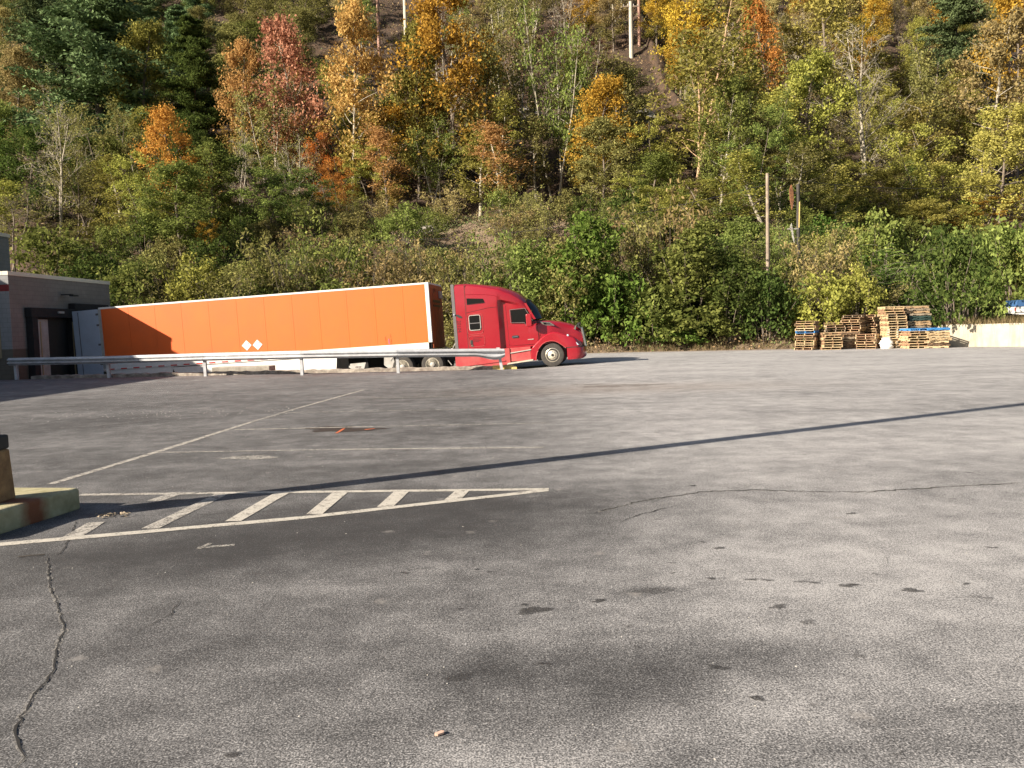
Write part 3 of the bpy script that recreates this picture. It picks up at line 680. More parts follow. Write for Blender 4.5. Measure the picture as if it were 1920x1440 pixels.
def diamond(x, z, r=.235): return [(x-r, z), (x, z-r), (x+r, z), (x, z+r)]
for x, z in ((-8.60, .74), (-8.08, .735)):
    m = MB(); m.prism(diamond(x, z), -.012, -.0065); o = m.build('placard', M['white'], tl)
    m = MB(); m.box(x+.06, x+.10, -.016, -.0125, z+.07, z+.11); m.build('placard_mark', M['grey'], o)
m = MB(); m.prism([(-1.985, .36), (-1.93, .36), (-1.95, .60), (-1.985, .60)], -.010, -.0065); m.build('paint_mark', M['magenta'], tl)
m = MB()
for x, z, h in ((-2.13, .62, .08), (-2.12, .5, .12), (-2.11, .40, .05), (-1.90, .74, .04), (-1.88, .66, .06), (-1.87, .44, .14), (-1.87, .36, .05)): m.box(x, x+.022, -.0095, -.0065, z, z+h); m.build('scratch', M['dkorange'], tl); m = MB()
m = MB(); m.prism([(-12.25, -.004), (-12.3, -.26), (LT+.15, -.24), (LT+.1, -.004)], .0, .03); m.build('rear_side_panel', M['white'], tl)
# rear door swung open, door panel reaches toward the dock
m = MB(); m.prism([(LT-.02, -.18), (LT-.02, 2.88), (LT-1.30, 2.86), (LT-1.30, -.18)], -.05, -.01); dr = m.build('open_rear_door', M['doorwhite'], tl, bevel=.01)
m = MB()
for z in (.3, 1.2, 2.1, 2.6): m.box(LT-.12, LT+.0, -.065, -.051, z, z+.09)
m.tube([(LT-1.0, -.07, -.1), (LT-1.0, -.07, 2.8)], .015); m.build('hinges', M['grey'], dr)
m = MB(); m.box(LT-.02, LT+.12, -.02, WT+.02, -.02, 2.869); m.build('rear_frame', M['ltgrey'], tl)
def tyre(cx, cy, cz, wd, R=.51, mat=None, name='tyre', parent=None):
    m = MB(); p = [(.30, 0), (R*.80, -.01), (R*.95, .01), (R, .05), (R, wd-.05), (R*.95, wd-.01), (R*.8, wd+.01), (.3, wd)]
    m.lathe(p, cx, cy, cz, 40)
    return m.build(name, M['rubber'], parent, smooth=True)
def dual_wheel(px_, parent, cy=0.05, z=-.91):
    r = empty('wheel', (px_, cy, z)); r.parent = parent
    tyre(0, 0, 0, .27, .50, parent=r); tyre(0, .33, 0, .27, .50, parent=r)
    m = MB(); m.lathe([(.30, .005), (.295, .03), (.285, .035), (.27, .14), (.2, .17), (.14, .17), (.14, .03), (.10, .0), (.055, -.02), (.001, -.03)], n=32); m.build('rim', M['chassis'], r, smooth=True)
    m = MB(); m.lathe([(.305, .0), (.302, -.008), (.288, -.008), (.284, .01)], n=32); m.build('rim_edge', M['alu'], r)
    m = MB(); m.lathe([(.12, .03), (.105, -.03), (.07, -.05), (.001, -.055)], n=20); m.build('hub_cap', M['ltgrey'], r, smooth=True)
dual_wheel(-13.2, tl, .08, -.67); dual_wheel(-14.45, tl, .08, -.67); dual_wheel(-13.2, tl, WT-.68, -.67); dual_wheel(-14.45, tl, WT-.68, -.67)

# ------------------------------------------------------------------ tractor
tk = vroot('semi_truck', tuple(Dp(1035, 688, 35.7)), radians(3.0), label='red sleeper cab semi truck coupled to the orange trailer', cat='truck')
HW = 1.22                                    # local: near side plane y=0, centre line y=HW
def ringrow(x, zb, zline, wl, wu, zs, zc):
    h = [(wl, zb), (wl, (zb+zline)/2), (wl, zline-.07), (wu, zline+.03), (wu, zs-.18), (wu-.03, zs-.06), (wu-.12, zs), (wu*.72, zs+(zc-zs)*.55), (wu*.4, zs+(zc-zs)*.9)]
    pts = [(x, HW-a, z) for a, z in h]+[(x, HW, zc)]+[(x, HW+a, z) for a, z in reversed(h)]
    return pts
secs = [(-4.02, .95, 2.6, 1.22, 1.22, 3.88, 3.93), (-3.57, .95, 2.6, 1.22, 1.22, 3.87, 3.93), (-2.94, .95, 2.65, 1.22, 1.22, 3.76, 3.85), (-2.26, .95, 2.9, 1.22, 1.22, 3.60, 3.73),
        (-2.17, .95, 3.05, 1.215, 1.215, 3.57, 3.70), (-2.155, .95, 3.05, 1.20, 1.213, 3.57, 3.70), (-2.0, .95, 3.04, 1.045, 1.205, 3.52, 3.66), (-1.86, .95, 3.0, 1.04, 1.18, 3.45, 3.60), (-1.60, .95, 2.93, 1.04, 1.15, 3.34, 3.50), (-1.27, .95, 2.82, 1.035, 1.09, 3.13, 3.34), (-1.0, .95, 2.62, 1.03, 1.02, 2.90, 3.10), (-.93, .95, 2.60, 1.03, .98, 2.82, 3.0)]
m = MB(); m.loft([ringrow(*s_) for s_ in secs]); body = m.build('cab_body', M['red'], tk, smooth=True)
m = MB(); m.loft([ringrow(x, .95, z-.2, w_, w_-.02, z, z+.02) for x, z, w_ in ((-.935, 2.12, 1.03), (-.7, 2.10, 1.03), (-.42, 2.04, 1.01))]); m.build('cowl', M['red'], tk, smooth=True)
# windscreen
def curve(bx, bz, hw, dx, n=9, dz=0.0):
    return [(bx+dx*(1-((i/(n-1))*2-1)**2), HW+hw*((i/(n-1))*2-1), bz+dz*(1-((i/(n-1))*2-1)**2)) for i in range(n)]
bot = curve(-.60, 2.11, .99, .34, dz=.05); top = curve(-.95, 2.80, .90, .2, dz=.16)
rows = [[tuple(a[k]+(b[k]-a[k])*t for k in range(3)) for a, b in zip(bot, top)] for t in (0, .25, .5, .75, 1)]
rows = [[(p[0]+.06*sin(pi*j/4), p[1], p[2]+.03*sin(pi*j/4)) for p in r] for j, r in enumerate(rows)]
m = MB(); m.loft(rows, closed=False); m.build('windscreen', M['glass'], tk, smooth=True)
m = MB(); m.loft([[(p[0], p[1], p[2]) for p in top], [(-.94, p[1], p[2]+.10) for p in top]], closed=False)
m.build('sun_visor', M['black'], tk)
for s_ in (0, 1):
    y0 = .185 if s_ == 0 else 2*HW-.215; y1 = y0+.03
    m = MB(); m.prism([(-1.02, 2.84), (-.93, 2.84), (-.56, 2.12), (-.70, 2.12)], y0, y1+.03); m.build('pillar', M['red'], tk)
    o_ = -.012 if s_ == 0 else 0.04
    m = MB(); m.prism([(-1.64, 2.58), (-1.02, 2.60), (-.72, 2.07), (-.80, 1.93), (-.99, 1.90), (-1.05, 2.02), (-1.63, 2.06)], y0-.015+o_*2, y0+o_*2); fr = m.build('side_window', M['glass'], tk)
    y = y0-.02+o_*2
    ptsw = [(-1.66, 2.60), (-1.0, 2.62), (-.70, 2.07), (-.79, 1.90), (-.99, 1.87), (-1.06, 2.0), (-1.66, 2.04), (-1.66, 2.60)]
    m = MB(); m.tube([(a, y, b) for a, b in ptsw], .016); m.build('window_trim', M['grey'], fr)
def outline(name, pts, y, r, mat, par=None, close=True):
    q = [(a, y, b) for a, b in pts]; q = q+[q[0]] if close else q
    m = MB(); m.tube(q, r, 5); return m.build(name, mat, par or tk, smooth=True)
def rrect(x0, x1, z0, z1, r=.07, sh=0.0):
    out = []
    for cx, cz, a0 in ((x1-r, z1-r, 0), (x0+r, z1-r, 90), (x0+r, z0+r, 180), (x1-r, z0+r, 270)):
        for k in range(4): t = radians(a0+30*k); out.append((cx+r*cos(t), cz+r*sin(t)))
    return out
yc = HW-1.035                                  # cab side plane
dl = outline('door', [(-1.84, 2.78), (-1.80, 1.04), (-.60, 1.04), (-.50, 1.30), (-.52, 1.9)], yc-.001, .010, M['decal'], None, False)
m = MB(); m.prism(rrect(-1.66, -1.36, 1.36, 1.48, .05), yc-.02, yc-.006); o = m.build('door_handle', M['black'], dl); m2 = MB(); m2.tube([(-1.64, yc-.03, 1.41), (-1.40, yc-.03, 1.43)], .018); m2.build('grip', M['chrome'], tk).parent = dl
m = MB(); m.box(-.98, -.72, yc-.014, yc-.008, 1.245, 1.275); m.build('door_badge', M['ltgrey'], tk)
m = MB(); m.prism(rrect(-3.44, -2.99, 1.86, 2.47, .06), -.012, -.004); sw = m.build('sleeper_window', M['glass'], tk)
outline('window_frame', rrect(-3.46, -2.97, 1.84, 2.49, .07), -.012, .02, M['ltgrey'], sw)
m = MB(); m.box(-3.44, -2.99, -.022, -.013, 2.13, 2.165); m.build('window_bar', M['grey'], sw)
outline('panel_outline', rrect(-3.555, -2.87, 1.67, 2.55, .12), -.002, .011, M['red_dusty'])
hd = outline('luggage_door', rrect(-3.53, -2.85, 1.12, 1.60, .10), -.002, .011, M['red_dusty'])
m = MB(); m.box(-3.47, -3.38, -.014, -.004, 1.22, 1.42); m.build('latch', M['black'], hd); m = MB(); m.box(-3.47, -3.36, -.018, -.004, 1.14, 1.21); m.box(-3.49, -3.465, -.018, -.004, 1.24, 1.42); m.build('latch_plate', M['chrome'], hd)
m = MB()
for z, a in ((1.50, .42), (1.44, .3), (1.38, .34), (1.33, .26)): m.box(-3.36, -3.36+a, -.006, -.0035, z, z+.018)
m.build('small_print', M['decal'], hd)
m = MB(); m.prism([(-3.50, 2.97), (-3.50, 3.22), (-3.46, 3.25), (-2.80, 3.17), (-2.75, 3.12), (-2.72, 3.02), (-2.76, 2.98)], -.010, -.003); uw = m.build('upper_window', M['glass'], tk)
outline('window_frame', [(-3.50, 2.97), (-3.50, 3.24), (-2.78, 3.17), (-2.72, 3.0)], -.006, .012, M['decal'], uw)
outline('body_crease', [(-3.57, 3.42), (-2.72, 3.36), (-2.3, 3.28), (-2.16, 3.2)], -.001, .014, M['red'], None, False)
outline('body_crease', [(-3.58, 2.62), (-3.0, 2.70), (-2.6, 2.76), (-2.2, 2.77)], .004, .012, M['decal'], None, False)
outline('body_seam', [(-3.57, 3.86), (-3.585, 2.5), (-3.59, 1.0)], .003, .012, M['decal'], None, False)
outline('body_seam', [(-3.55, 3.84), (-3.565, 2.5), (-3.57, 1.0)], -.002, .008, M['red_dusty'], None, False)
for y_ in (0, 2*HW-.05): m = MB(); m.box(-4.17, -4.03, y_, y_+.05, .95, 3.90); m.build('side_extender', M['grey'], tk, bevel=.01)
m = MB(); m.box(-4.05, -4.02, .05, 2*HW-.05, .9, 3.6); m.build('rear_wall', M['chassis'], tk)
m = MB(); m.lathe([(.001, -.05), (.03, -.045), (.04, 0)], -4.10, 0, 2.58, 10); m.build('marker_lamp', M['lens'], tk)
m = MB(); m.prism([(-4.03, 2.58), (-3.93, 2.58), (-3.80, 2.50), (-3.74, 2.42), (-3.80, 2.40), (-3.92, 2.44), (-4.01, 2.51)], -.008, -.002); m.build('air_vent', M['black'], tk)
text_mesh('20104', 0.215, 'fleet_number', M['decal'], tk, Matrix(((0, 1, 0, -3.93), (0, 0, -1, -.004), (-1, 0, 0, 2.06), (0, 0, 0, 1))), .002)
# lower fairings and steps
m = MB(); m.prism([(-4.22, .27), (-3.72, .27), (-2.45, .20), (-1.95, .24), (-1.78, .30), (-1.78, .948), (-4.20, .948)], .0, .06); m.build('side_fairing', M['red_dusty'], tk, bevel=.02)
m = MB(); m.prism([(-4.22, .27), (-3.72, .27), (-2.45, .20), (-.86, .30), (-.86, .948), (-4.20, .948)], 2*HW-.06, 2*HW); m.build('side_fairing', M['red_dusty'], tk, bevel=.02)
m = MB(); m.prism([(-3.75, .30), (-2.0, .40), (-2.0, .44), (-3.6, .34)], -.03, -.002); m.build('fairing_lip', M['red_dusty'], tk)
m = MB(); m.box(-1.775, -.87, .04, .3, .36, .948); stp = m.build('step_panel', M['red_dusty'], tk, bevel=.015)
m = MB(); m.prism([(-1.76, .71), (-.84, .80), (-.84, .84), (-1.76, .75)], .0, .06); m.build('step_trim', M['ltgrey'], stp)
m = MB(); m.prism([(-1.95, .24), (-.80, .34), (-.78, .40), (-1.90, .31)], -.04, .2); m.build('step_edge', M['alu'], stp)
m = MB(); m.box(-4.15, -.9, .1, 2*HW-.1, .35, .93); m.box(-7.3, -4.1, HW-.45, HW-.35, .55, .85); m.box(-7.3, -4.1, HW+.35, HW+.45, .55, .85); m.box(-.9, 1.2, HW-.45, HW+.45, .35, .95); m.box(-6, -4.8, HW-.5, HW+.5, .85, 1.1)
m.build('chassis', M['chassis'], tk)
m = MB(); m.tube([(-4.05, .3, 1.6), (-4.4, .5, 1.1), (-4.8, .8, 1.2)], .02); m.tube([(-4.3, .06, .98), (-4.02, .06, .40)], .022); m.tube([(-4.55, .04, .62), (-4.40, .04, .40)], .018); m.build('air_hose', M['ltgrey'], tk)
# hood
def hring(x, zb, zt, w1, w2):
    h = [(w1, zb), (w1, zb+.3), (w1*.99, zt-.24), (w1*.96, zt-.14), (w2, zt-.07), (w2*.6, zt-.015)]
    return [(x, HW-a, z) for a, z in h]+[(x, HW, zt)]+[(x, HW+a, z) for a, z in reversed(h)]
hs = [(-.43, 1.0, 2.08, 1.0, .84), (-.1, 1.0, 2.05, .97, .80), (.16, 1.0, 2.01, .90, .74), (.45, 1.0, 1.95, .78, .66), (.69, 1.0, 1.88, .68, .58), (.95, .95, 1.79, .62, .52), (1.14, .9, 1.69, .58, .48), (1.30, .8, 1.58, .52, .44), (1.37, .8, 1.42, .50, .42)]
m = MB(); m.loft([hring(*s_) for s_ in hs]); m.build('hood', M['red'], tk, smooth=True)
def fender(y0, y1, sgn):
    outer = [(-.88, .34), (-.86, .84), (-.72, .98), (-.55, 1.14), (-.32, 1.33), (-.1, 1.45), (.14, 1.51), (.36, 1.49), (.58, 1.40), (.84, 1.30), (1.08, 1.20), (1.28, 1.02), (1.38, .80)]
    arch = [(.70, .80), (.62, .80), (.50, .92), (.34, 1.04), (.18, 1.11), (0, 1.13), (-.18, 1.10), (-.34, 1.02), (-.48, .88), (-.58, .70), (-.64, .50), (-.66, .34)]
    def sh(pts, dy, k, dz): return [(a, y0+sgn*dy, b) for a, b in pts]
    # rounded shoulder: three layers outward to inward, then a top rising toward the hood
    lay = []
    for dy, ins in ((.0, .055), (.03, .02), (.09, 0.0), (.30, .015), (.55, .06)):
        o_ = []
        for a, b in outer:
            dx, dz = a-.05, b-.45; L = sqrt(dx*dx+dz*dz); k = ins/L if b > .4 else 0
            xx = a-dx*k; zz = b-dz*k
            if a > .9: xx -= (0.16*(1-min(1, dy/.3)))*sstep(.9, 1.4, a)
            o_.append((xx, y0+sgn*dy, zz))
        lay.append(o_+[(a, y0+sgn*dy, b) for a, b in arch])
    m = MB(); m.loft(lay); return m.build('fender', M['red'], tk, smooth=True)
fn = fender(0.0, .5, 1); fender(2*HW, .5, -1)
outline('arch_lip', [(.66, .78), (.50, .92), (.34, 1.04), (.18, 1.11), (0, 1.13), (-.18, 1.10), (-.34, 1.02), (-.48, .88), (-.58, .70), (-.64, .50), (-.66, .34)], .004, .018, M['red_dusty'], fn, False)
m = MB(); m.prism([(-.1, .5), (.2, .5), (.2, 1.1), (-.1, 1.1)], .1, .2)
m = MB(); m.box(-.62, .64, .32, .5, .3, 1.1); m.build('wheel_well', M['black'], tk)
for y0, y1 in ((-.012, .03), (2*HW-.03, 2*HW+.012)):
    m = MB(); m.prism([(.80, 1.06), (.86, 1.12), (.98, 1.10), (1.14, .98), (1.24, .87), (1.08, .85), (.92, .92)], y0+(.02 if y0 < 0 else -.02), y1); m.build('headlight', M['lens'], tk, bevel=.01)
m = MB(); m.box(.70, 1.20, .03, 2*HW-.03, .80, .86); m.build('bumper_gap', M['black'], tk)
plan = [(.70, .0), (1.10, .0), (1.28, .05), (1.40, .18), (1.46, .45), (1.50, HW), (1.46, 2*HW-.45), (1.40, 2*HW-.18), (1.28, 2*HW-.05), (1.1, 2*HW), (.70, 2*HW), (.70, 2*HW-.3), (1.1, HW), (.7, .3)]
def prings(sc): return [[(a-(s_ if a > .8 else 0), b, z) for a, b in plan] for z, s_ in sc]
m = MB(); m.loft(prings([(.27, .14), (.33, .05), (.45, 0), (.70, 0.0), (.795, .03)])); m.build('bumper', M['red'], tk, smooth=True)
m = MB(); m.loft([[(a+(.012 if a > .8 else 0), b+(-.008 if b < HW else .008), z) for a, b in plan] for z in (.775, .805)]); m.build('bumper_seam', M['black'], tk)
m = MB(); m.prism([(1.32, 1.60), (1.40, 1.62), (1.53, .78), (1.42, .78)], HW-.52, HW+.52); gl = m.build('grille', M['chrome'], tk, bevel=.02)
m = MB()
for k in range(9):
    z = .86+.08*k; x = 1.515-(z-.78)*.155
    m.box(x, x+.03, HW-.45, HW+.45, z, z+.035)
m.build('grille_bars', M['black'], gl)
m = MB(); m.prism([(1.14, 1.66), (1.18, 1.78), (1.30, 1.84), (1.30, 1.80), (1.24, 1.70), (1.36, 1.58), (1.30, 1.56)], HW-.62, HW+.62); m.build('bug_deflector', M['black'], tk)
m = MB(); m.prism([(1.02, 1.56), (1.10, 1.70), (1.16, 1.74), (1.10, 1.52)], HW-.66, HW-.60); m.build('deflector_bracket', M['chrome'], tk)
m = MB(); m.prism([(-.39, 1.99), (.02, 1.94), (.12, 1.88), (.24, 1.77), (-.28, 1.82)], .255, .30); vt = m.build('side_vent', M['chrome'], tk, bevel=.008)
m = MB(); m.prism([(-.28, 1.95), (.0, 1.91), (.14, 1.81), (-.22, 1.85)], .246, .2545); m.build('vent_mesh', M['black'], vt)
m = MB(); m.lathe([(.001, -.03), (.04, -.02), (.05, 0)], .78, .02, 1.31, 10); m.build('turn_lamp', M['lens'], tk)
for s_ in (0, 1):
    y = -.22 if s_ == 0 else 2*HW+.06
    m = MB(); m.prism(rrect(-.95, -.71, 1.82, 2.36, .06), y, y+.16); mr = m.build('mirror', M['red'], tk, bevel=.03)
    m = MB(); ya = y+.08; yb = yc+.02 if s_ == 0 else 2*HW-yc-.02
    m.tube([(-.80, ya, 2.05), (-.62, (ya+yb)/2, 2.04), (-.45, yb, 2.0)], .03); m.tube([(-.80, ya, 1.92), (-.6, (ya+yb)/2, 1.95), (-.42, yb, 1.95)], .025); m.build('mirror_arm', M['black'], mr)
# wheels
def steer(y, sg):
    r = empty('wheel', (.06, y, .51)); r.parent = tk; r.scale = (1, sg, 1)
    tyre(0, 0, 0, .28, .51, parent=r)
    m = MB(); m.lathe([(.30, .02), (.30, -.005), (.285, -.012), (.27, .03), (.24, .035), (.20, .0), (.13, -.02), (.12, -.05), (.10, -.055), (.001, -.055)], n=36); rim = m.build('rim', M['alu'], r, smooth=True)
    m = MB()
    for k in range(10): a = 2*pi*k/10; m.lathe([(.001, -.002), (.034, -.001), (.034, .03)], .225*cos(a), .012, .225*sin(a), 10)
    for k in range(10): a = 2*pi*(k+.5)/10; m.lathe([(.001, -.033), (.014, -.03), (.014, 0)], .155*cos(a), -.01, .155*sin(a), 6)
    m.lathe([(.001, -.075), (.06, -.07), (.06, -.05)], n=14)
    m.build('hand_holes', M['chassis'], r)
steer(.06, 1); steer(2*HW-.06, -1)
for x in (-5.26, -6.62):
    for y in (.02, 2*HW-.62): dual_wheel(x, tk, y, .48)
m = MB()
m.prism([(-6.95, .62), (-7.20, .40), (-7.45, .62), (-7.42, .98), (-7.1, 1.10), (-6.95, 1.04), (-7.0, .85)], .02, .06); m.build('quarter_fender', M['ltgrey'], tk)
m = MB(); a = [(-6.62+.62*cos(t), .48+.62*sin(t)) for t in np.linspace(radians(60), radians(150), 9)]; b_ = [(-6.62+.59*cos(t), .48+.59*sin(t)) for t in np.linspace(radians(150), radians(60), 9)]
m.prism(a+b_, .0, .6); m.build('fender_arc', M['ltgrey'], tk)

# ------------------------------------------------------------------ pickup seen at the right edge
pk = empty('pickup_truck', tuple(Dp(1904, 601, 65.0)), (0, 0, radians(-4)), label='white pickup truck with blue tinted camper shell parked beyond the wall', cat='pickup')
m = MB(); m.prism([(0, .55), (0, 1.06), (1.9, 1.08), (5.4, 1.08), (5.5, .9), (5.5, .5), (5.0, .42), (4.9, .7), (4.5, .8), (4.1, .7), (4.0, .42), (1.6, .42), (1.5, .7), (1.15, .82), (.8, .7), (.7, .42), (0.05, .45)], 0, 1.85); m.build('body', M['white'], pk, bevel=.04)
m = MB(); m.prism([(.05, 1.085), (.12, 1.60), (1.8, 1.62), (1.88, 1.085)], .06, 1.79); m.build('camper_shell', M['glass_blue'], pk, bevel=.04)
m = MB(); m.prism([(1.92, 1.085), (2.0, 1.70), (3.3, 1.72), (4.0, 1.10)], .08, 1.77); cb = m.build('cab', M['white'], pk, bevel=.05)
m = MB(); m.prism([(2.05, 1.14), (2.1, 1.6), (3.2, 1.62), (3.75, 1.14)], .07, .078); m.build('window', M['glass'], cb)
m = MB(); m.box(-.25, .02, -.02, 1.87, .42, .56); m.build('rear_bumper', M['chrome'], pk, bevel=.03)
m = MB(); m.box(-.02, .02, -.003, .15, .75, 1.03); m.build('tail_light', M['taillens'], pk)
m = MB(); m.box(0.01, 1.2, -.012, .0, .60, .66); m.build('body_trim', M['grey'], pk)
for x in (1.15, 4.5):
    for y in (.02, 1.6):
        r = empty('wheel', (x, y, .36)); r.parent = pk; tyre(0, 0, 0, .23, .37, parent=r)
        m = MB(); m.lathe([(.30, .01), (.24, -.005), (.08, .02), (.001, .01)], n=20); m.build('rim', M['alu'], r)

# ------------------------------------------------------------------ light pole at left, its shadow crosses the lot
lp = empty('light_pole', (-4.68, 7.22, 0), label='tall light pole on a yellow concrete block with rusty foot', cat='light pole')
bl = [G(0, 1002), G(153, 953)]
m = MB(); xr0 = bl[0][0]+4.68; yr0 = bl[0][1]-7.22; xr1 = bl[1][0]+4.68; yr1 = bl[1][1]-7.22
dv = np.array([xr1-xr0, yr1-yr0]); p0 = np.array([xr0, yr0])-dv*.35; p1 = np.array([xr1, yr1])
lf = np.array([-1.0, .155]); m.prism([tuple(p0), tuple(p1), tuple(p1+lf*1.25), tuple(p0+lf*1.25)], -.02, .205, 'z'); m.build('concrete_block', M['yellowblock'], lp, bevel=.035, seg=3)
m = MB()
for z0, z1, r0_, r1_ in ((.205, .66, .175, .155),):
    m.add([(-r0_, -r0_, z0), (r0_, -r0_, z0), (r0_, r0_, z0), (-r0_, r0_, z0), (-r1_, -r1_, z1), (r1_, -r1_, z1), (r1_, r1_, z1), (-r1_, r1_, z1)], [(0,3,2,1),(4,5,6,7),(0,1,5,4),(1,2,6,5),(2,3,7,6),(3,0,4,7)])
m.build('pole_foot', simple('stained_tan_steel', (0.34, 0.20, 0.085), 0.85, 0, 0.3, 4, dirt=(0.10, 0.045, 0.02), dscale=5, damt=0.8, bmp=0.2), lp, bevel=.015)
m = MB(); m.box(-.158, .158, -.158, .158, .662, .79); m.build('collar', M['black'], lp, bevel=.02)
m = MB(); m.tube([(0, 0, .7), (0, 0, 6), (0, 0, 13)], [.15, .135, .105], 12); m.build('pole', M['rust'], lp, smooth=True)
m = MB(); m.tube([(0, 0, 12.9), (1.4, 0, 13.2)], .04, 8); m.box(1.3, 2.0, -.2, .2, 13.12, 13.3); m.build('lamp_head', M['grey'], lp)

# ------------------------------------------------------------------ pallets
def pallet_proto(i, wm):
    r = empty('wooden_pallet'); W_, D_ = 1.22, 1.0; rnd = random.Random(i)
    t = MB()
    n = 7
    for k in range(n):
        if rnd.random() < .06: continue
        x = -W_/2+k*(W_-.1)/(n-1); t.box(x, x+rnd.uniform(.085, .13), -D_/2+rnd.uniform(-.02, .02), D_/2+rnd.uniform(-.02, .02), .112, .130)
    t.build('top_deck', wm, r)
    t = MB()
    for y in (-D_/2, -.019, D_/2-.038):
        # notched stringer
        t.prism([(-W_/2, .018), (-W_/2+.2, .018), (-W_/2+.22, .052), (-W_/2+.40, .052), (-W_/2+.42, .018), (W_/2-.42, .018), (W_/2-.40, .052), (W_/2-.22, .052), (W_/2-.2, .018), (W_/2, .018), (W_/2, .1115), (-W_/2, .1115)], y, y+.038)
    t.build('stringers', woods[(i+2) % len(woods)] if wm in woods else wm, r)
    t = MB()
    for x in (-W_/2, -W_/4, -.05, W_/4-.1, W_/2-.1): t.box(x, x+.1, -D_/2, D_/2, 0, .0175)
    t.build('bottom_deck', wm, r)
    return r
protos = [pallet_proto(i, woods[i % 6]) for i in range(12)]; pblue = pallet_proto(20, M['blueplastic']); pgreen = pallet_proto(21, M['greenpallet'])
used = set()
def nth(k): return ['bottom', 'second', 'third', 'fourth', 'fifth', 'sixth', 'seventh', 'eighth', 'ninth', 'tenth', 'eleventh', 'twelfth', 'thirteenth', 'fourteenth', 'fifteenth', 'sixteenth', 'seventeenth', 'eighteenth'][k]
def stack(px, Y, n, rot, name, special={}, jit=.055, cols=(0, 1, 2, 3, 4, 5), seed=0, shift=None):
    rnd = random.Random(seed); b = Dp(px, 652, Y); x0, y0 = b[0], Y; z = 0.0
    for k in range(n):
        src = special.get(k)
        if src is None: src = protos[rnd.choice([q for q in range(12) if q % 6 in cols])]
        if src.name in used: c = copy_thing(src)
        else: used.add(src.name); c = src
        kind = 'blue painted' if src is pblue else 'dark green' if src is pgreen else 'bare wooden'
        pos = 'topmost' if k == n-1 else (nth(k)+' from bottom' if k else 'lowest')
        sh = shift(k) if shift else (0, 0)
        c.location = (x0+rnd.uniform(-jit, jit)+sh[0], y0+rnd.uniform(-jit, jit)+sh[1], z); c.rotation_euler = (0, 0, radians(rot+rnd.uniform(-6, 6)))
        tag(c, '%s pallet, %s of %s' % (kind, pos, name), 'pallet', 'pallets stacked at the back edge of the lot')
        z += .1315
R37 = 90-36
stack(1514, 45.6, 12, 54, 'the leftmost pallet stack', {7: pblue}, seed=1, cols=(0, 1, 4, 2))
stack(1555, 45.2, 7, 86, 'the low pale stack', seed=2, cols=(0, 4, 1, 4))
stack(1584, 45.7, 7, 4, 'the low brown stack', seed=12, cols=(2, 3, 1))
stack(1565, 46.9, 11, 70, 'the dark stack behind the low pale one', seed=3, cols=(2, 3, 1))
stack(1603, 46.6, 14, 48, 'the red-brown rear stack', seed=4, cols=(2, 1, 2, 3))
stack(1634, 46.9, 14, 40, 'the rear stack touching the tall stack', seed=5, cols=(2, 1, 0))
stack(1628, 44.9, 6, 55, 'the small front stack beside the white sack', seed=6, cols=(1, 2, 0))
stack(1675, 44.7, 17, 85, 'the tall stack', seed=7, cols=(4, 0, 4, 5), shift=lambda k: (-.14 if k > 12 else (-.08 if k < 2 else 0), 0), jit=.05)
stack(1716, 44.85, 17, 3, 'the tall grey rear stack', {12: pgreen, 11: pgreen}, seed=8, cols=(3, 5, 3), shift=lambda k: (-.1 if k > 13 else 0, 0), jit=.05)
stack(1713, 43.55, 8, 88, 'the blue-topped stack touching the tall one', {7: pblue}, seed=9, cols=(4, 0, 4))
stack(1750, 43.3, 8, 2, 'the rightmost blue-topped stack', {7: pblue}, seed=10, cols=(2, 1, 4))
# white sack
c = G(1642, 652.5); rnd = random.Random(5); m = MB(); rings = []
for k in range(9):
    z = .0+.56*k/8+rnd.uniform(-.02, .02)*(k > 0); r = (.30+rnd.uniform(-.04, .04))*sqrt(max(.02, 1-((z-.22)/.44)**2))+.02
    rings.append([(c[0]+r*1.0*cos(t)*(1+rnd.uniform(-.22, .22)), c[1]-1.3+r*.8*sin(t)*(1+rnd.uniform(-.1, .1)), z) for t in np.linspace(0, 2*pi, 14, endpoint=False)])
m.loft(rings); tag(m.build('plastic_sack', M['bag'], smooth=True), 'bulging white plastic sack leaning on the pallets', 'sack')
# wood chip and litter on the asphalt
c = G(824, 1378); m = MB(); m.prism([(-.022, -.010), (-.018, .004), (.012, .014), (.022, .006), (.018, -.006), (-.010, -.014)], 0.003, .012, 'z')
o = m.build('wood_chip', simple('pinkish_wood', (0.60, 0.40, 0.30), 0.9, 0, .2, 90), bevel=.0015); o.location = (c[0], c[1], 0); tag(o, 'small pinkish splinter of wood lying on the foreground asphalt', 'wood chip')
o.rotation_euler = (0, 0, .35)
c = G(60, 1044); m = MB(); m.tube([(c[0]-.09, c[1]-.02, .008), (c[0], c[1], .012), (c[0]+.08, c[1]+.03, .008)], .004); tag(m.build('twig', M['bark_dark']), 'short dark twig lying by the long white line', 'twig')
c = G(208, 969); m = MB(); rnd = random.Random(3)
for k in range(40):
    x, y = c[0]+rnd.gauss(0, .08), c[1]+rnd.gauss(0, .04); a = rnd.uniform(0, 6.28); s_ = rnd.uniform(.012, .03); z = rnd.uniform(.005, .03)
    m.add([(x+s_*cos(a), y+s_*sin(a), z), (x-s_*.5*sin(a), y+s_*.5*cos(a), z+.01), (x-s_*cos(a), y-s_*sin(a), z), (x+s_*.5*sin(a), y-s_*.5*cos(a), z+.005)], [(0, 1, 2, 3)])
tag(m.build('dry_leaves', woods[5]), 'small heap of dry leaves beside the yellow block', 'leaves', kind='stuff')
m = MB(); rnd = random.Random(9)
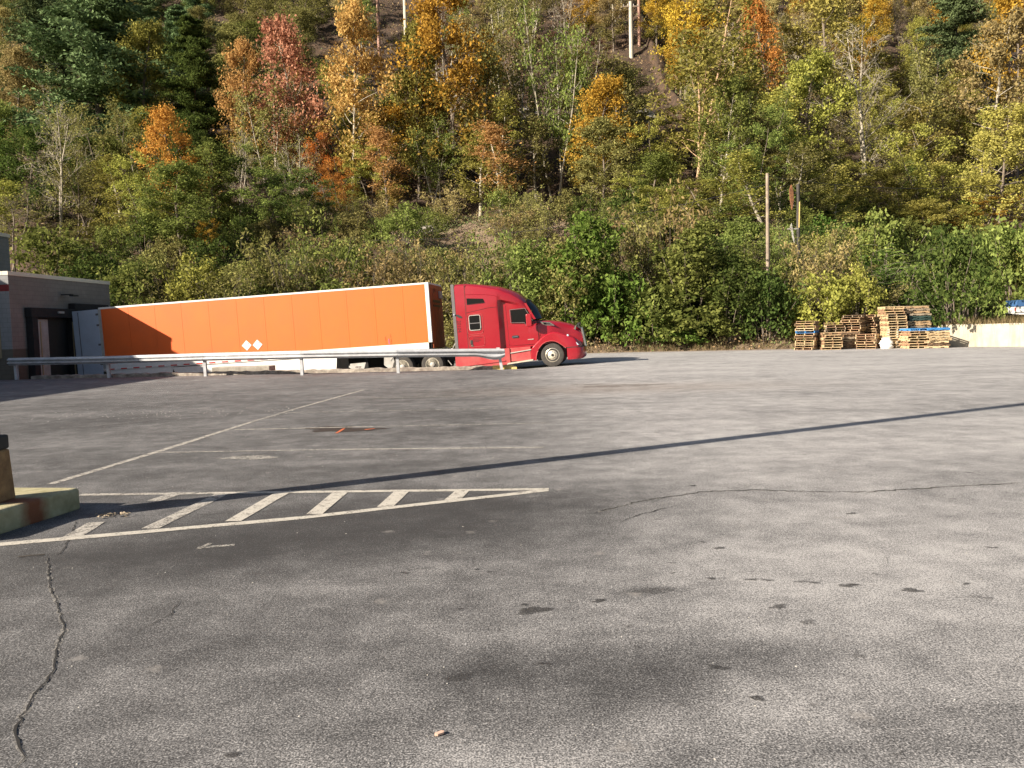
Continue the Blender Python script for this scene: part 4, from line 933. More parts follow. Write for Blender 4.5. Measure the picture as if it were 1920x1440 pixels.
for k in range(500):
    y = 2.5+30*rnd.random()**1.3; x = rnd.uniform(-.62, .62)*y; s_ = rnd.uniform(.002, .006)*(1+y/12)
    a = rnd.uniform(0, 3.1); m.add([(x+s_*cos(a), y+s_*sin(a), .002), (x-s_*.7*sin(a), y+s_*.7*cos(a), .002), (x-s_*cos(a), y-s_*sin(a), .002), (x+s_*.7*sin(a), y-s_*.7*cos(a), .002), (x, y, s_*.8)], [(0, 1, 4), (1, 2, 4), (2, 3, 4), (3, 0, 4)])
c0 = G(330, 775)
for k in range(160):
    x = c0[0]+rnd.gauss(0, 1.6); y = c0[1]+rnd.gauss(0, .5); s_ = rnd.uniform(.008, .02); m.add([(x+s_, y, .002), (x, y+s_, .002), (x-s_, y, .002), (x, y-s_, .002), (x, y, s_*.6)], [(0, 1, 4), (1, 2, 4), (2, 3, 4), (3, 0, 4)])
tag(m.build('gravel', M['ltgrey']), 'loose pale gravel scattered on the asphalt', 'gravel', kind='stuff')

# ------------------------------------------------------------------ trees
def leaf_cloud(rng, centers, rads, per, size, hmax, flat=0.75, long=1.0, upb=0.0, clumpv=None):
    """quads: one leaf or small spray each"""
    C_ = np.repeat(centers, per, axis=0); Rr = np.repeat(rads, per)[:, None]
    n = len(C_)
    d = rng.normal(size=(n, 3)); d /= np.linalg.norm(d, axis=1)[:, None]+1e-9
    d *= (rng.random((n, 1))**0.45); d[:, 2] *= flat
    pos = C_+d*Rr
    nrm = rng.normal(size=(n, 3)); nrm[:, 2] += upb; nrm[:, :] += d*0.8; nrm /= np.linalg.norm(nrm, axis=1)[:, None]
    a = np.cross(nrm, rng.normal(size=(n, 3))); a /= np.linalg.norm(a, axis=1)[:, None]; b = np.cross(nrm, a)
    s_ = size*rng.uniform(0.6, 1.3, (n, 1))
    V = np.stack([pos+a*s_*long, pos+b*s_*.55, pos-a*s_*long, pos-b*s_*.55], axis=1)
    cv = np.repeat(rng.random(len(centers)) if clumpv is None else clumpv, per)
    v = np.clip(0.45*cv+0.55*rng.random(n), 0, 1)
    return V.reshape(-1, 3), v, np.clip(pos[:, 2]/hmax, 0, 1)
def quad_obj(name, V, v, hz, mat):
    n = len(V)//4; me = bpy.data.meshes.new(name)
    me.vertices.add(4*n); me.vertices.foreach_set('co', V.astype(np.float32).ravel())
    me.loops.add(4*n); me.loops.foreach_set('vertex_index', np.arange(4*n, dtype=np.int32))
    me.polygons.add(n); me.polygons.foreach_set('loop_start', np.arange(0, 4*n, 4, dtype=np.int32))
    me.update(calc_edges=True); me.materials.append(mat)
    a = me.attributes.new('v', 'FLOAT', 'FACE'); a.data.foreach_set('value', v.astype(np.float32))
    a = me.attributes.new('hz', 'FLOAT', 'FACE'); a.data.foreach_set('value', hz.astype(np.float32))
    return me
def wander(rng, p, d, L, n, wob, up=0.0):
    pts = [p.copy()]; d = d/np.linalg.norm(d)
    for i in range(n):
        d = d+rng.normal(size=3)*wob+np.array([0, 0, up]); d /= np.linalg.norm(d); p = p+d*L/n; pts.append(p.copy())
    return pts
def make_tree(seed, kind):
    """10 m tall normalised tree -> (trunk mesh, crown mesh or None)"""
    rng = np.random.default_rng(seed); w_ = MB(); H_ = 10.0; cen = []; rad = []
    cfg = dict(broad=(1, .16, 36, 3.1, 58, .088, .85, .5), oval=(1, .16, 36, 2.2, 56, .088, .9, .6), sparse=(3, .26, 24, 2.2, 28, .085, .85, .8), bare=(2, .18, 32, 2.4, 4, .075, .8, .9),
               thin=(1, .25, 26, 1.6, 42, .085, .85, .7), under=(2, .10, 28, 3.0, 52, .088, .6, .3))[kind]
    ntr, st0, nb, spread, per, ls, flat, up = cfg
    for tr in range(ntr):
        lean = rng.normal(size=2)*(0.05 if ntr == 1 else 0.16)
        d = np.array([lean[0], lean[1], 1.0]); hh = H_*(0.96 if tr == 0 else rng.uniform(.7, .92))
        tp = wander(rng, np.array([rng.normal()*.12*(ntr-1), rng.normal()*.12*(ntr-1), -0.4]), d, hh+.3, 9, 0.045, 0.03)
        r0_ = (.13 if ntr == 1 else .075); rr = [r0_*(1-.9*i/9)+.012 for i in range(10)]
        w_.tube(tp, rr, 6, False)
        k_n = nb if ntr == 1 else int(nb*0.62)
        for k in range(k_n):
            f = st0+(1-st0)*((k+rng.random()*.8)/k_n); fi = f*9; i0 = min(8, int(fi)); q = tp[i0]+(tp[i0+1]-tp[i0])*(fi-i0)
            az = k*2.399+rng.normal()*.4
            u_ = (f-st0)/(1-st0)
            prof_ = (1-u_)**.6*min(1, .45+u_*1.8) if kind != 'under' else (1-.6*u_)
            L = spread*prof_*rng.uniform(.65, 1.15)+.35
            dd = np.array([cos(az), sin(az), up*rng.uniform(.5, 1.3)])
            bp = wander(rng, q, dd, L, 5, .14, .05)
            w_.tube(bp, [max(.010, rr[i0]*.38*(1-.75*j/5)) for j in range(6)], 4, False)
            nt2 = 3 if kind != 'bare' else 6
            for j in range(nt2):
                jj = rng.integers(2, 6); dd2 = (bp[jj]-bp[jj-1])+rng.normal(size=3)*.35*L/5
                L2 = L*rng.uniform(.3, .5); b2 = wander(rng, bp[jj], dd2, L2, 3, .22, .06)
                w_.tube(b2, [.014, .012, .009, .006] if kind == 'bare' else [.016, .012, .009, .006], 3, False)
                if kind == 'bare':
                    for q2 in range(3):
                        b3 = wander(rng, b2[rng.integers(1, 4)], (b2[-1]-b2[0])+rng.normal(size=3)*L2*.6, L2*.6, 2, .25, .05); w_.tube(b3, [.009, .007, .005], 3, False)
                cen.append(b2[-1]); rad.append(rng.uniform(.45, .95))
                if rng.random() < .7: cen.append(b2[1]); rad.append(rng.uniform(.25, .5))
            cen.append(bp[-1]); rad.append(rng.uniform(.4, .6))
    cen = np.array(cen); rad = np.array(rad)
    keep = rng.random(len(cen)) > (.08 if kind in ('broad', 'oval', 'under') else .2)
    cen = cen[keep]; rad = rad[keep]
    V, v, hz = leaf_cloud(rng, cen, rad, per, ls, H_, flat)
    return w_, V, v, hz
def make_conifer(seed):
    rng = np.random.default_rng(seed); w_ = MB(); H_ = 10.0
    w_.tube([(0, 0, -.4), (.05, 0, 5), (0, .05, 9.8)], [.17, .1, .02], 6, False); cen = []; rad = []
    z = 1.2
    while z < 9.7:
        nb = 6; L0 = 2.5*(1-(z/10.2))**.75+.15
        for k in range(nb):
            az = rng.uniform(0, 6.28); L = L0*rng.uniform(.6, 1.15); p = np.array([0, 0, z])
            bp = wander(rng, p, np.array([cos(az), sin(az), .12]), L, 4, .06, .02); w_.tube(bp, [.035, .028, .02, .014, .008], 4, False)
            for j in range(1, 5):
                for q in range(3): cen.append(bp[j]+rng.normal(size=3)*np.array([.18, .18, .05])*L*.5); rad.append(.20+.13*L)
        z += .42
    V, v, hz = leaf_cloud(rng, np.array(cen), np.array(rad), 26, .062, H_, .45, 1.5, .5)
    return w_, V, v, hz
def make_bush(seed, leaf=.09, per=26, n=70, tall=1.0, upb=.3, zs=1.0):
    """3 m tall, 3.6 m wide"""
    rng = np.random.default_rng(seed); w_ = MB(); cen = []; rad = []
    for k in range(11):
        az = rng.uniform(0, 6.28); t = rng.uniform(.1, .9); d = np.array([cos(az)*t, sin(az)*t, 1.1])
        bp = wander(rng, np.array([cos(az)*.2, sin(az)*.2, -.2]), d, rng.uniform(2.2, 3.2), 5, .12, .0); w_.tube(bp, [.035, .028, .02, .015, .01, .006], 4, False)
        for j in (3, 4, 5): cen.append(bp[j]); rad.append(rng.uniform(.3, .5))
    for k in range(n):
        az = rng.uniform(0, 6.28); u_ = rng.random(); r = 1.6*sqrt(1-u_**2)*rng.uniform(.6, 1.08); cen.append(np.array([r*cos(az), r*sin(az), .25+2.5*u_*tall*rng.uniform(.85, 1.1)])); rad.append(rng.uniform(.22, .5))
    cen = np.array(cen)
    if zs != 1.0:
        cen[:, 2] *= zs; w_.v = [(x, y, z*zs) for x, y, z in w_.v]
        cen[:, :2] += np.stack([np.sin(cen[:, 2]*1.9+seed), np.cos(cen[:, 2]*1.4+seed)], 1)*.35
    V, v, hz = leaf_cloud(rng, cen, np.array(rad)*(1.15 if zs > 1 else 1), per, leaf, 3.0*zs, .8, 1.0, upb)
    return w_, V, v, hz
def make_brush(seed):
    """twiggy thin-leaved brush, 3 m"""
    rng = np.random.default_rng(seed); w_ = MB(); cen = []; rad = []
    for k in range(22):
        az = rng.uniform(0, 6.28); t = rng.uniform(.1, .8); d = np.array([cos(az)*t, sin(az)*t, 1.1])
        bp = wander(rng, np.array([cos(az)*.5*rng.random(), sin(az)*.5*rng.random(), -.2]), d, rng.uniform(1.8, 3.3), 6, .12, .0); w_.tube(bp, [.022, .02, .016, .012, .009, .007, .005], 3, False)
        for j in range(2, 7):
            b2 = wander(rng, bp[j], (bp[j]-bp[j-1])+rng.normal(size=3)*.4, rng.uniform(.3, .8), 3, .2); w_.tube(b2, [.009, .007, .006, .004], 3, False); cen.append(b2[-1]); rad.append(rng.uniform(.2, .4))
            if rng.random() < .5: cen.append(b2[1]); rad.append(.25)
    V, v, hz = leaf_cloud(rng, np.array(cen), np.array(rad), 17, .06, 3.0, .8, 1.3)
    return w_, V, v, hz
def make_sumac(seed):
    rng = np.random.default_rng(seed); w_ = MB(); Vs = []; vv = []
    for k in range(16):
        az = rng.uniform(0, 6.28); d = np.array([cos(az)*.45, sin(az)*.45, 1.0]); bp = wander(rng, np.array([rng.normal()*.6, rng.normal()*.6, -.2]), d, rng.uniform(1.6, 2.8), 4, .08)
        w_.tube(bp, [.03, .025, .02, .016, .01], 4, False)
        for q in range(16):
            a2 = rng.uniform(0, 6.28); f = wander(rng, bp[rng.integers(1,5)]+rng.normal(size=3)*.12, np.array([cos(a2), sin(a2), .5]), rng.uniform(.6, .95), 8, .04, -.10); w_.tube(f, .006, 3, False)
            for j in range(1, 9):
                t = f[j]-f[j-1]; t /= np.linalg.norm(t); s_ = np.cross(t, [0, 0, 1]); s_ /= np.linalg.norm(s_)+1e-9
                for sg in (-1, 1):
                    L = .20*(1-.5*abs(j-4)/5); e = s_*sg*.9+t*.35+np.array([0, 0, -.25]); e /= np.linalg.norm(e); p = f[j]
                    Vs.append([p, p+e*L*.5+t*.035, p+e*L, p+e*L*.5-t*.035]); vv.append(min(1, max(0, .55+.3*rng.normal())))
    V = np.array(Vs).reshape(-1, 3); return w_, V, np.array(vv), np.clip(V[::4, 2]/3, 0, 1)
FOREST = {}
def reg(key, tup, hh, ww):
    w_, V, v, hz = tup
    me = bpy.data.meshes.new('trunk'); me.from_pydata(w_.v, [], w_.f); me.polygons.foreach_set('use_smooth', [True]*len(me.polygons)); me.materials.append(M['bark'])
    cr = quad_obj('crown', V, v, hz, LF['green'])
    FOREST.setdefault(key, []).append((me, cr, hh, ww))
for k, s_ in (('broad', (1, 2, 3)), ('oval', (11, 12, 13)), ('sparse', (21, 22, 23)), ('bare', (31, 32)), ('thin', (41, 42, 43)), ('under', (51, 52))):
    for q in s_: reg(k, make_tree(q, k), 10.0, dict(broad=6.4, oval=4.8, sparse=5.2, bare=5.0, thin=3.6, under=6.4)[k])
for q in (61, 62): reg('conifer', make_conifer(q), 10.0, 4.6)
for q in (71, 72, 73): reg('bush', make_bush(q), 3.0, 3.6)
for q in (81, 82): reg('bigleaf', make_bush(q, .105, 28, 80), 3.0, 3.6)
for q in (91, 92): reg('brush', make_brush(q), 3.0, 3.4)
reg('sumac', make_sumac(95), 3.0, 3.2)
for q in (101, 102): reg('tallbush', make_bush(q, .10, 30, 150, zs=2.2), 6.6, 3.9)
for q in (111, 112): reg('tallbig', make_bush(q, .11, 34, 160, zs=2.2), 6.6, 3.9)
prnd = random.Random(77)
def plant(kind, x, y, H_, W_, leaf, bark='bark', name='tree', label='', cat='tree', group=None, sink=0.0, var=None):
    me, cr, hh, ww = FOREST[kind][prnd.randrange(len(FOREST[kind])) if var is None else var]
    r = empty(name, (x, y, tz(x, y)-sink), (0, 0, prnd.uniform(0, 6.28)), label=label, cat=cat, group=group)
    r.scale = (W_/ww, W_/ww, H_/hh)
    for nm, mesh, mat in (('stems' if kind in ('bush', 'brush', 'bigleaf', 'sumac', 'tallbush', 'tallbig') else 'trunk', me, M[bark]), ('foliage' if kind in ('bush', 'brush', 'bigleaf', 'sumac', 'tallbush', 'tallbig') else 'crown', cr, LF[leaf])):
        o = bpy.data.objects.new(nm, mesh); COL.objects.link(o); o.parent = r
        o.material_slots[0].link = 'OBJECT'; o.material_slots[0].material = mat
    return r
CW = {'green': 'mid green', 'bright': 'bright green', 'olive': 'olive green', 'yellowgreen': 'yellow-green', 'yellow': 'lemon yellow', 'gold': 'golden', 'orange': 'orange', 'pink': 'salmon red', 'peach': 'peach coloured', 'redorange': 'red-orange', 'brown': 'red-brown', 'tan': 'tan', 'pine': 'blue-green', 'dark': 'dark green'}
placed = []
def tree_px(px, ytop, ybase, wpx, kind, leaf, label, bark='bark', cat='tree', name=None, var=None):
    p = T(px, ybase); Y = p[1]; H_ = (ybase-ytop)*Y/FPX*1.02; W_ = wpx*Y/FPX
    if kind == 'bush' and H_/W_ > 1.25: kind = 'tallbush'
    if kind == 'bigleaf' and H_/W_ > 1.25: kind = 'tallbig'
    nm = name or ('conifer' if kind == 'conifer' else 'shrub' if kind in ('bush', 'brush', 'bigleaf', 'sumac', 'tallbush', 'tallbig') else 'autumn_tree')
    placed.append((p[0], p[1], W_/2)); return plant(kind, p[0], p[1], H_, W_, leaf, bark, nm, label, cat, None, 0.1, var)
# hero trees, read off the photograph
for a in [
 (195, -60, 330, 290, 'conifer', 'pine', 'large blue-green pine at the upper left of the hillside', 'bark_dark', 'pine'),
 (90, -40, 200, 150, 'conifer', 'pine', 'smaller blue-green pine left of the large pine', 'bark_dark', 'pine'),
 (372, 45, 330, 150, 'conifer', 'dark', 'dark conifer right of the large pine', 'bark_dark', 'pine'),
 (265, 62, 330, 130, 'oval', 'yellowgreen', 'yellow-green tree standing in front of the large pine'),
 (462, 85, 360, 100, 'oval', 'peach', 'peach-orange tree left of the salmon red tree'),
 (592, 50, 400, 140, 'oval', 'pink', 'tall salmon red tree on the slope above the trailer', 'bark_pale'),
 (662, 25, 395, 140, 'oval', 'peach', 'peach tree just right of the salmon red tree', 'bark_pale'),
 (615, 255, 410, 90, 'under', 'redorange', 'red-orange low tree at the foot of the salmon red tree'),
 (655, 300, 425, 70, 'under', 'orange', 'small orange tree low on the slope above the trailer'),
 (856, -18, 385, 185, 'oval', 'gold', 'tall golden tree high above the cab of the truck'),
 (786, 55, 375, 120, 'oval', 'yellowgreen', 'yellow-green tree left of the tall golden tree'),
 (908, 110, 380, 100, 'thin', 'olive', 'slim olive-brown tree right of the tall golden tree'),
 (360, 212, 450, 150, 'broad', 'orange', 'rust orange maple low on the slope above the trailer rear'),
 (300, 290, 470, 120, 'under', 'yellowgreen', 'yellow-green low tree beside the rust orange maple'),
 (393, 410, 505, 60, 'under', 'gold', 'small orange sapling on the bank above the trailer'),
 (118, 200, 440, 150, 'bare', 'olive', 'bare grey tree low on the left slope', 'bark_pale'),
 (215, 185, 430, 130, 'sparse', 'olive', 'sparse olive tree between bare grey tree and rust maple'),
 (15, 225, 440, 110, 'thin', 'bright', 'bright green slender tree at the left edge'),
 (725, 195, 392, 120, 'thin', 'gold', 'slender olive-gold tree on the ledge above the trailer front', 'bark_pale'),
 (815, 215, 395, 110, 'sparse', 'green', 'sparse green tree on the ledge above the cab', 'bark_pale'),
 (975, -30, 340, 150, 'sparse', 'olive', 'tall thin-crowned olive tree at the upper middle', 'bark_pale'),
 (1045, 0, 380, 130, 'sparse', 'green', 'tall thin-crowned green tree at the upper middle', 'bark_pale'),
 (1105, 160, 392, 130, 'oval', 'gold', 'golden tree on the ledge in the middle of the slope'),
 (1150, 110, 360, 100, 'thin', 'olive', 'olive tree below the pale utility pole'),
 (1298, 25, 392, 250, 'sparse', 'yellowgreen', 'spreading tree with several tan trunks in the middle right', 'bark_tan'),
 (1350, 150, 400, 140, 'broad', 'green', 'green tree right of the several-trunked tree', 'bark_pale'),
 (1285, -40, 190, 110, 'oval', 'gold', 'golden tree top cut by the top edge'),
 (1375, 60, 300, 120, 'bare', 'tan', 'bare grey tree right of the golden tree top', 'bark_pale'),
 (1455, 0, 250, 100, 'oval', 'orange', 'orange tree at the upper right of centre'),
 (1542, -60, 230, 160, 'oval', 'yellow', 'lemon yellow tree at the top right of centre'),
 (1500, 120, 390, 190, 'broad', 'yellowgreen', 'broad yellow-green tree above the wooden utility pole'),
 (1455, 185, 385, 120, 'thin', 'yellow', 'slim yellow tree behind the wooden utility pole', 'bark_pale'),
 (1620, 40, 400, 210, 'bare', 'olive', 'big bare tree with mottled trunk above the pallets', 'bark_pale'),
 (1700, 120, 370, 150, 'sparse', 'olive', 'sparse olive tree right of the big bare tree'),
 (1845, 50, 390, 210, 'broad', 'tan', 'broad tan-gold tree at the upper right', 'bark_pale'),
 (1905, -30, 360, 190, 'broad', 'gold', 'golden-green tree at the right edge'),
 (1870, 215, 455, 190, 'broad', 'yellow', 'sunlit yellow tree low at the right edge'),
 (1765, 230, 440, 150, 'under', 'yellowgreen', 'yellow-green low tree above the retaining wall'),
 (1730, 200, 410, 110, 'thin', 'yellow', 'slim yellow tree above the retaining wall', 'bark_pale'),
 (1790, -50, 200, 150, 'conifer', 'pine', 'blue-green conifer at the top right', 'bark_dark', 'pine'),
 (1850, 370, 450, 120, 'under', 'gold', 'gold-orange low tree at the right above the green shrubs'),
 (40, 100, 330, 120, 'oval', 'tan', 'tan tree at the left edge of the upper slope'),
 (510, 130, 400, 120, 'sparse', 'olive', 'sparse olive tree between the peach and salmon trees', 'bark_pale'),
 (545, 150, 395, 90, 'bare', 'olive', 'bare pale trunked tree left of the salmon red tree', 'bark_pale'),
 (500, 280, 440, 150, 'under', 'green', 'green low tree in the dark hollow above the trailer'),
 (560, 310, 440, 110, 'under', 'dark', 'dark green low tree left of the red-orange tree'),
 (700, 270, 410, 110, 'under', 'yellowgreen', 'yellow-green low tree on the ledge above the trailer'),
 (940, 190, 392, 90, 'thin', 'yellowgreen', 'slim yellow-green tree on the ledge above the hood', 'bark_pale'),
 (1010, 230, 395, 90, 'thin', 'olive', 'slim olive tree on the ledge right of the hood', 'bark_pale'),
 (1230, 230, 400, 120, 'under', 'yellowgreen', 'yellow-green low tree left of the several-trunked tree'),
 (1415, 240, 410, 120, 'under', 'green', 'green low tree left of the wooden utility pole'),
 (1580, 270, 410, 130, 'under', 'yellowgreen', 'yellow-green low tree above the pallet stacks'),
 (1660, 290, 415, 130, 'under', 'olive', 'olive low tree above the tall pallet stack')]:
    tree_px(*a)
# hero shrubs
for a in [
 (1105, 395, 655, 150, 'bigleaf', 'bright', 'tall bright leafy shrub just beyond the truck nose'), (1155, 520, 657, 150, 'bigleaf', 'bright', 'big-leaved green shrub right of the truck nose'),
 (1225, 540, 657, 170, 'bigleaf', 'green', 'round green shrub left of the dark shrubs at the lot edge'), (1300, 430, 655, 170, 'bigleaf', 'green', 'tall green shrub between truck and pallets'),
 (1370, 470, 656, 140, 'bush', 'dark', 'tall dark green shrub below the wooden pole'), (1435, 520, 652, 130, 'bush', 'dark', 'dark green shrub at the left of the pallets'),
 (1270, 600, 659, 130, 'bigleaf', 'bright', 'low bright shrub at the lot edge between truck and pallets'),
 (1540, 515, 640, 150, 'bush', 'yellowgreen', 'yellow-green sunlit shrub behind the leftmost pallets'), (1610, 530, 640, 110, 'bush', 'yellowgreen', 'small yellow-green shrub behind the low pallets'),
 (1530, 440, 590, 110, 'brush', 'tan', 'thin tan brush behind the pallets'),
 (1655, 440, 600, 170, 'sumac', 'bright', 'bright green frond-leaved shrub behind the tall pallet stack'), (1730, 450, 600, 170, 'sumac', 'bright', 'bright green frond-leaved shrub above the blue pallets'),
 (1640, 400, 560, 160, 'bush', 'green', 'green shrub higher up behind the pallets'), (1790, 440, 615, 170, 'bush', 'dark', 'dark green shrub behind the retaining wall'),
 (1812, 430, 606, 150, 'bush', 'green', 'green shrub left of the white pickup'), (1905, 410, 590, 160, 'bush', 'green', 'green shrub behind the white pickup'), (1960, 420, 600, 150, 'bush', 'green', 'green shrub at the far right behind the pickup'),
 (90, 425, 560, 170, 'bush', 'green', 'green shrub above the dock roof at the left'), (185, 470, 575, 140, 'bush', 'dark', 'dark green shrub above the dock roof'),
 (250, 490, 600, 130, 'bush', 'green', 'green shrub at the end of the dock roof'), (370, 480, 600, 130, 'bush', 'yellowgreen', 'yellow-green shrub behind the orange trailer rear'),
 (310, 520, 610, 120, 'brush', 'olive', 'olive brush behind the trailer rear'), (450, 500, 610, 140, 'brush', 'olive', 'olive brush behind the middle of the trailer'),
 (620, 425, 600, 150, 'brush', 'green', 'green brush on the bank above the trailer middle'), (545, 445, 600, 150, 'brush', 'olive', 'olive brush left of the green brush above the trailer'),
 (700, 470, 610, 140, 'brush', 'tan', 'tan brush on the bank above the trailer'), (780, 455, 610, 140, 'brush', 'tan', 'tan brush above the trailer front'),
 (870, 450, 615, 140, 'brush', 'olive', 'olive brush directly above the cab'), (950, 440, 620, 140, 'brush', 'green', 'green brush above the windscreen'),
 (1010, 440, 640, 140, 'bush', 'green', 'green shrub behind the hood of the truck'), (1060, 430, 648, 120, 'bush', 'olive', 'olive shrub behind the truck nose'),
 (1190, 410, 610, 150, 'brush', 'olive', 'olive brush above the big-leaved shrub'), (1250, 390, 600, 150, 'brush', 'tan', 'tan-green brush in the middle of the bank')]:
    tree_px(*a, 'bark', 'shrub')
# where a colour is seen on the slope (coarse reading of the photo) -> filler choice
def filler_kind(px, py):
    r = prnd.random()
    if py < 150:
        if px < 130: return prnd.choice([('oval', 'tan'), ('oval', 'olive'), ('broad', 'green')])
        if px < 430: return prnd.choice([('conifer', 'pine'), ('conifer', 'pine'), ('oval', 'olive'), ('broad', 'green')])
        if px < 600: return prnd.choice([('broad', 'olive'), ('broad', 'green'), ('oval', 'olive')])
        if px < 1080: return prnd.choice([('bare', 'brown'), ('under', 'brown'), ('sparse', 'olive'), ('sparse', 'green'), ('thin', 'tan')])
        if px < 1400: return prnd.choice([('sparse', 'olive'), ('under', 'brown'), ('oval', 'tan'), ('oval', 'gold')])
        return prnd.choice([('oval', 'yellowgreen'), ('broad', 'tan'), ('sparse', 'olive'), ('oval', 'gold'), ('bare', 'tan')])
    if px < 500: return prnd.choice([('broad', 'dark'), ('sparse', 'olive'), ('oval', 'green'), ('under', 'olive'), ('thin', 'yellowgreen'), ('bare', 'olive')])
    if px < 1050: return prnd.choice([('thin', 'yellowgreen'), ('sparse', 'olive'), ('thin', 'gold'), ('under', 'green'), ('oval', 'olive'), ('bare', 'olive'), ('thin', 'peach')])
    if px < 1450: return prnd.choice([('thin', 'yellowgreen'), ('sparse', 'green'), ('oval', 'olive'), ('under', 'yellowgreen'), ('oval', 'green')])
    return prnd.choice([('broad', 'yellowgreen'), ('oval', 'yellow'), ('sparse', 'olive'), ('under', 'yellowgreen'), ('oval', 'green'), ('bare', 'tan'), ('thin', 'yellow')])
KW = {'broad': 'broad', 'oval': 'upright', 'sparse': 'thin-leaved', 'bare': 'bare', 'thin': 'slender', 'under': 'low', 'conifer': 'coniferous'}
def where(px, py):
    v = 'upper' if py < 130 else 'middle' if py < 290 else 'lower'
    h = 'left of the trailer' if px < 190 else 'above the trailer rear' if px < 420 else 'above the trailer middle' if px < 620 else 'above the trailer front' if px < 830 else 'above the truck cab' if px < 1100 else 'left of the wooden pole' if px < 1430 else 'above the pallets' if px < 1720 else 'above the retaining wall'
    return v, h
def blocked(x, y, k):
    for a, b, r in placed:
        if (a-x)**2+(b-y)**2 < (k*r)**2: return True
    return False
cnt = 0; d_ = 17.0
while d_ < 128 and cnt < 290:
    step = 4.1+d_*.035
    x = -0.66*(50+d_)-6
    while x < 0.66*(50+d_)+6:
        xx = x+prnd.uniform(-1.8, 1.8); yy = hillB(xx)+d_+prnd.uniform(-1.8, 1.8)
        x += step*prnd.uniform(.85, 1.2)
        if blocked(xx, yy, .66): continue
        top = P((xx, yy, tz(xx, yy)+6))
        if d_ < 27 and (480 < top[0] < 1170 or prnd.random() < .35): continue
        if top[1] < -110 or top[0] < -60 or top[0] > 1990: continue
        if top[1] < 190 and any(abs(top[0]-q) < 26 for q in (712, 762, 1190)): continue
        kd, lf = filler_kind(*top)
        H_ = dict(broad=9.5, oval=9.5, sparse=11, bare=9.5, thin=9.5, under=5.5, conifer=12)[kd]*prnd.uniform(.8, 1.25)*(.7 if d_ < 27 else 1); W_ = dict(broad=7, oval=5.4, sparse=5.6, bare=5.6, thin=4.4, under=6, conifer=6)[kd]*prnd.uniform(.9, 1.3)
        v_, h_ = where(*top)
        bk = 'bark_pale' if kd in ('sparse', 'thin', 'bare') and prnd.random() < .65 else 'bark_dark' if kd == 'conifer' else 'bark'
        plant(kd, xx, yy, H_, W_, lf, bk, 'conifer' if kd == 'conifer' else 'woodland_tree', '%s %s tree on the %s slope %s' % (KW[kd], CW[lf], v_, h_), 'tree', 'trees of the wooded hillside', .1)
        placed.append((xx, yy, W_*.35)); cnt += 1
    d_ += step*.9
# shrubs filling the bank
cnt2 = 0; d_ = 1.6
while d_ < 27:
    x = -33
    while x < 52:
        xx = x+prnd.uniform(-.8, .8); yy = hillB(xx)+d_+prnd.uniform(-.8, .8); x += 3.1*prnd.uniform(.85, 1.25)
        p = P((xx, yy, tz(xx, yy)+1))
        if p[0] < -40 or p[0] > 1960: continue
        if blocked(xx, yy, .55): continue
        if 640 < p[0] < 1120 and 13 < d_ < 24 and prnd.random() < .55: continue     # open rocky bank
        if p[0] > 1480: kd, lf = prnd.choice([('bush', 'green'), ('bush', 'bright'), ('bush', 'dark'), ('brush', 'olive'), ('bush', 'yellowgreen')])
        elif p[0] > 1080: kd, lf = prnd.choice([('bush', 'green'), ('bigleaf', 'green'), ('brush', 'olive'), ('bush', 'dark'), ('brush', 'green')])
        elif p[0] > 500: kd, lf = prnd.choice([('brush', 'olive'), ('bush', 'olive'), ('brush', 'green'), ('bush', 'green'), ('brush', 'tan')])
        else: kd, lf = prnd.choice([('bush', 'green'), ('bush', 'dark'), ('brush', 'olive'), ('bush', 'olive'), ('bush', 'yellowgreen')])
        H_ = prnd.uniform(2.0, 3.6)*(1 if d_ > 3 else .75); W_ = prnd.uniform(3.0, 4.4)
        h_ = where(*p)[1]; rw = 'at the foot of the bank' if d_ < 5 else 'halfway up the bank' if d_ < 14 else 'near the top of the bank'
        plant(kd, xx, yy, H_, W_, lf, 'bark', 'shrub', '%s %s %s %s' % (CW[lf], 'twiggy brush' if kd == 'brush' else 'bushy shrub', rw, h_), 'shrub', 'shrubs covering the bank', .1); cnt2 += 1
    d_ += 2.9
print('fillers', cnt, cnt2)
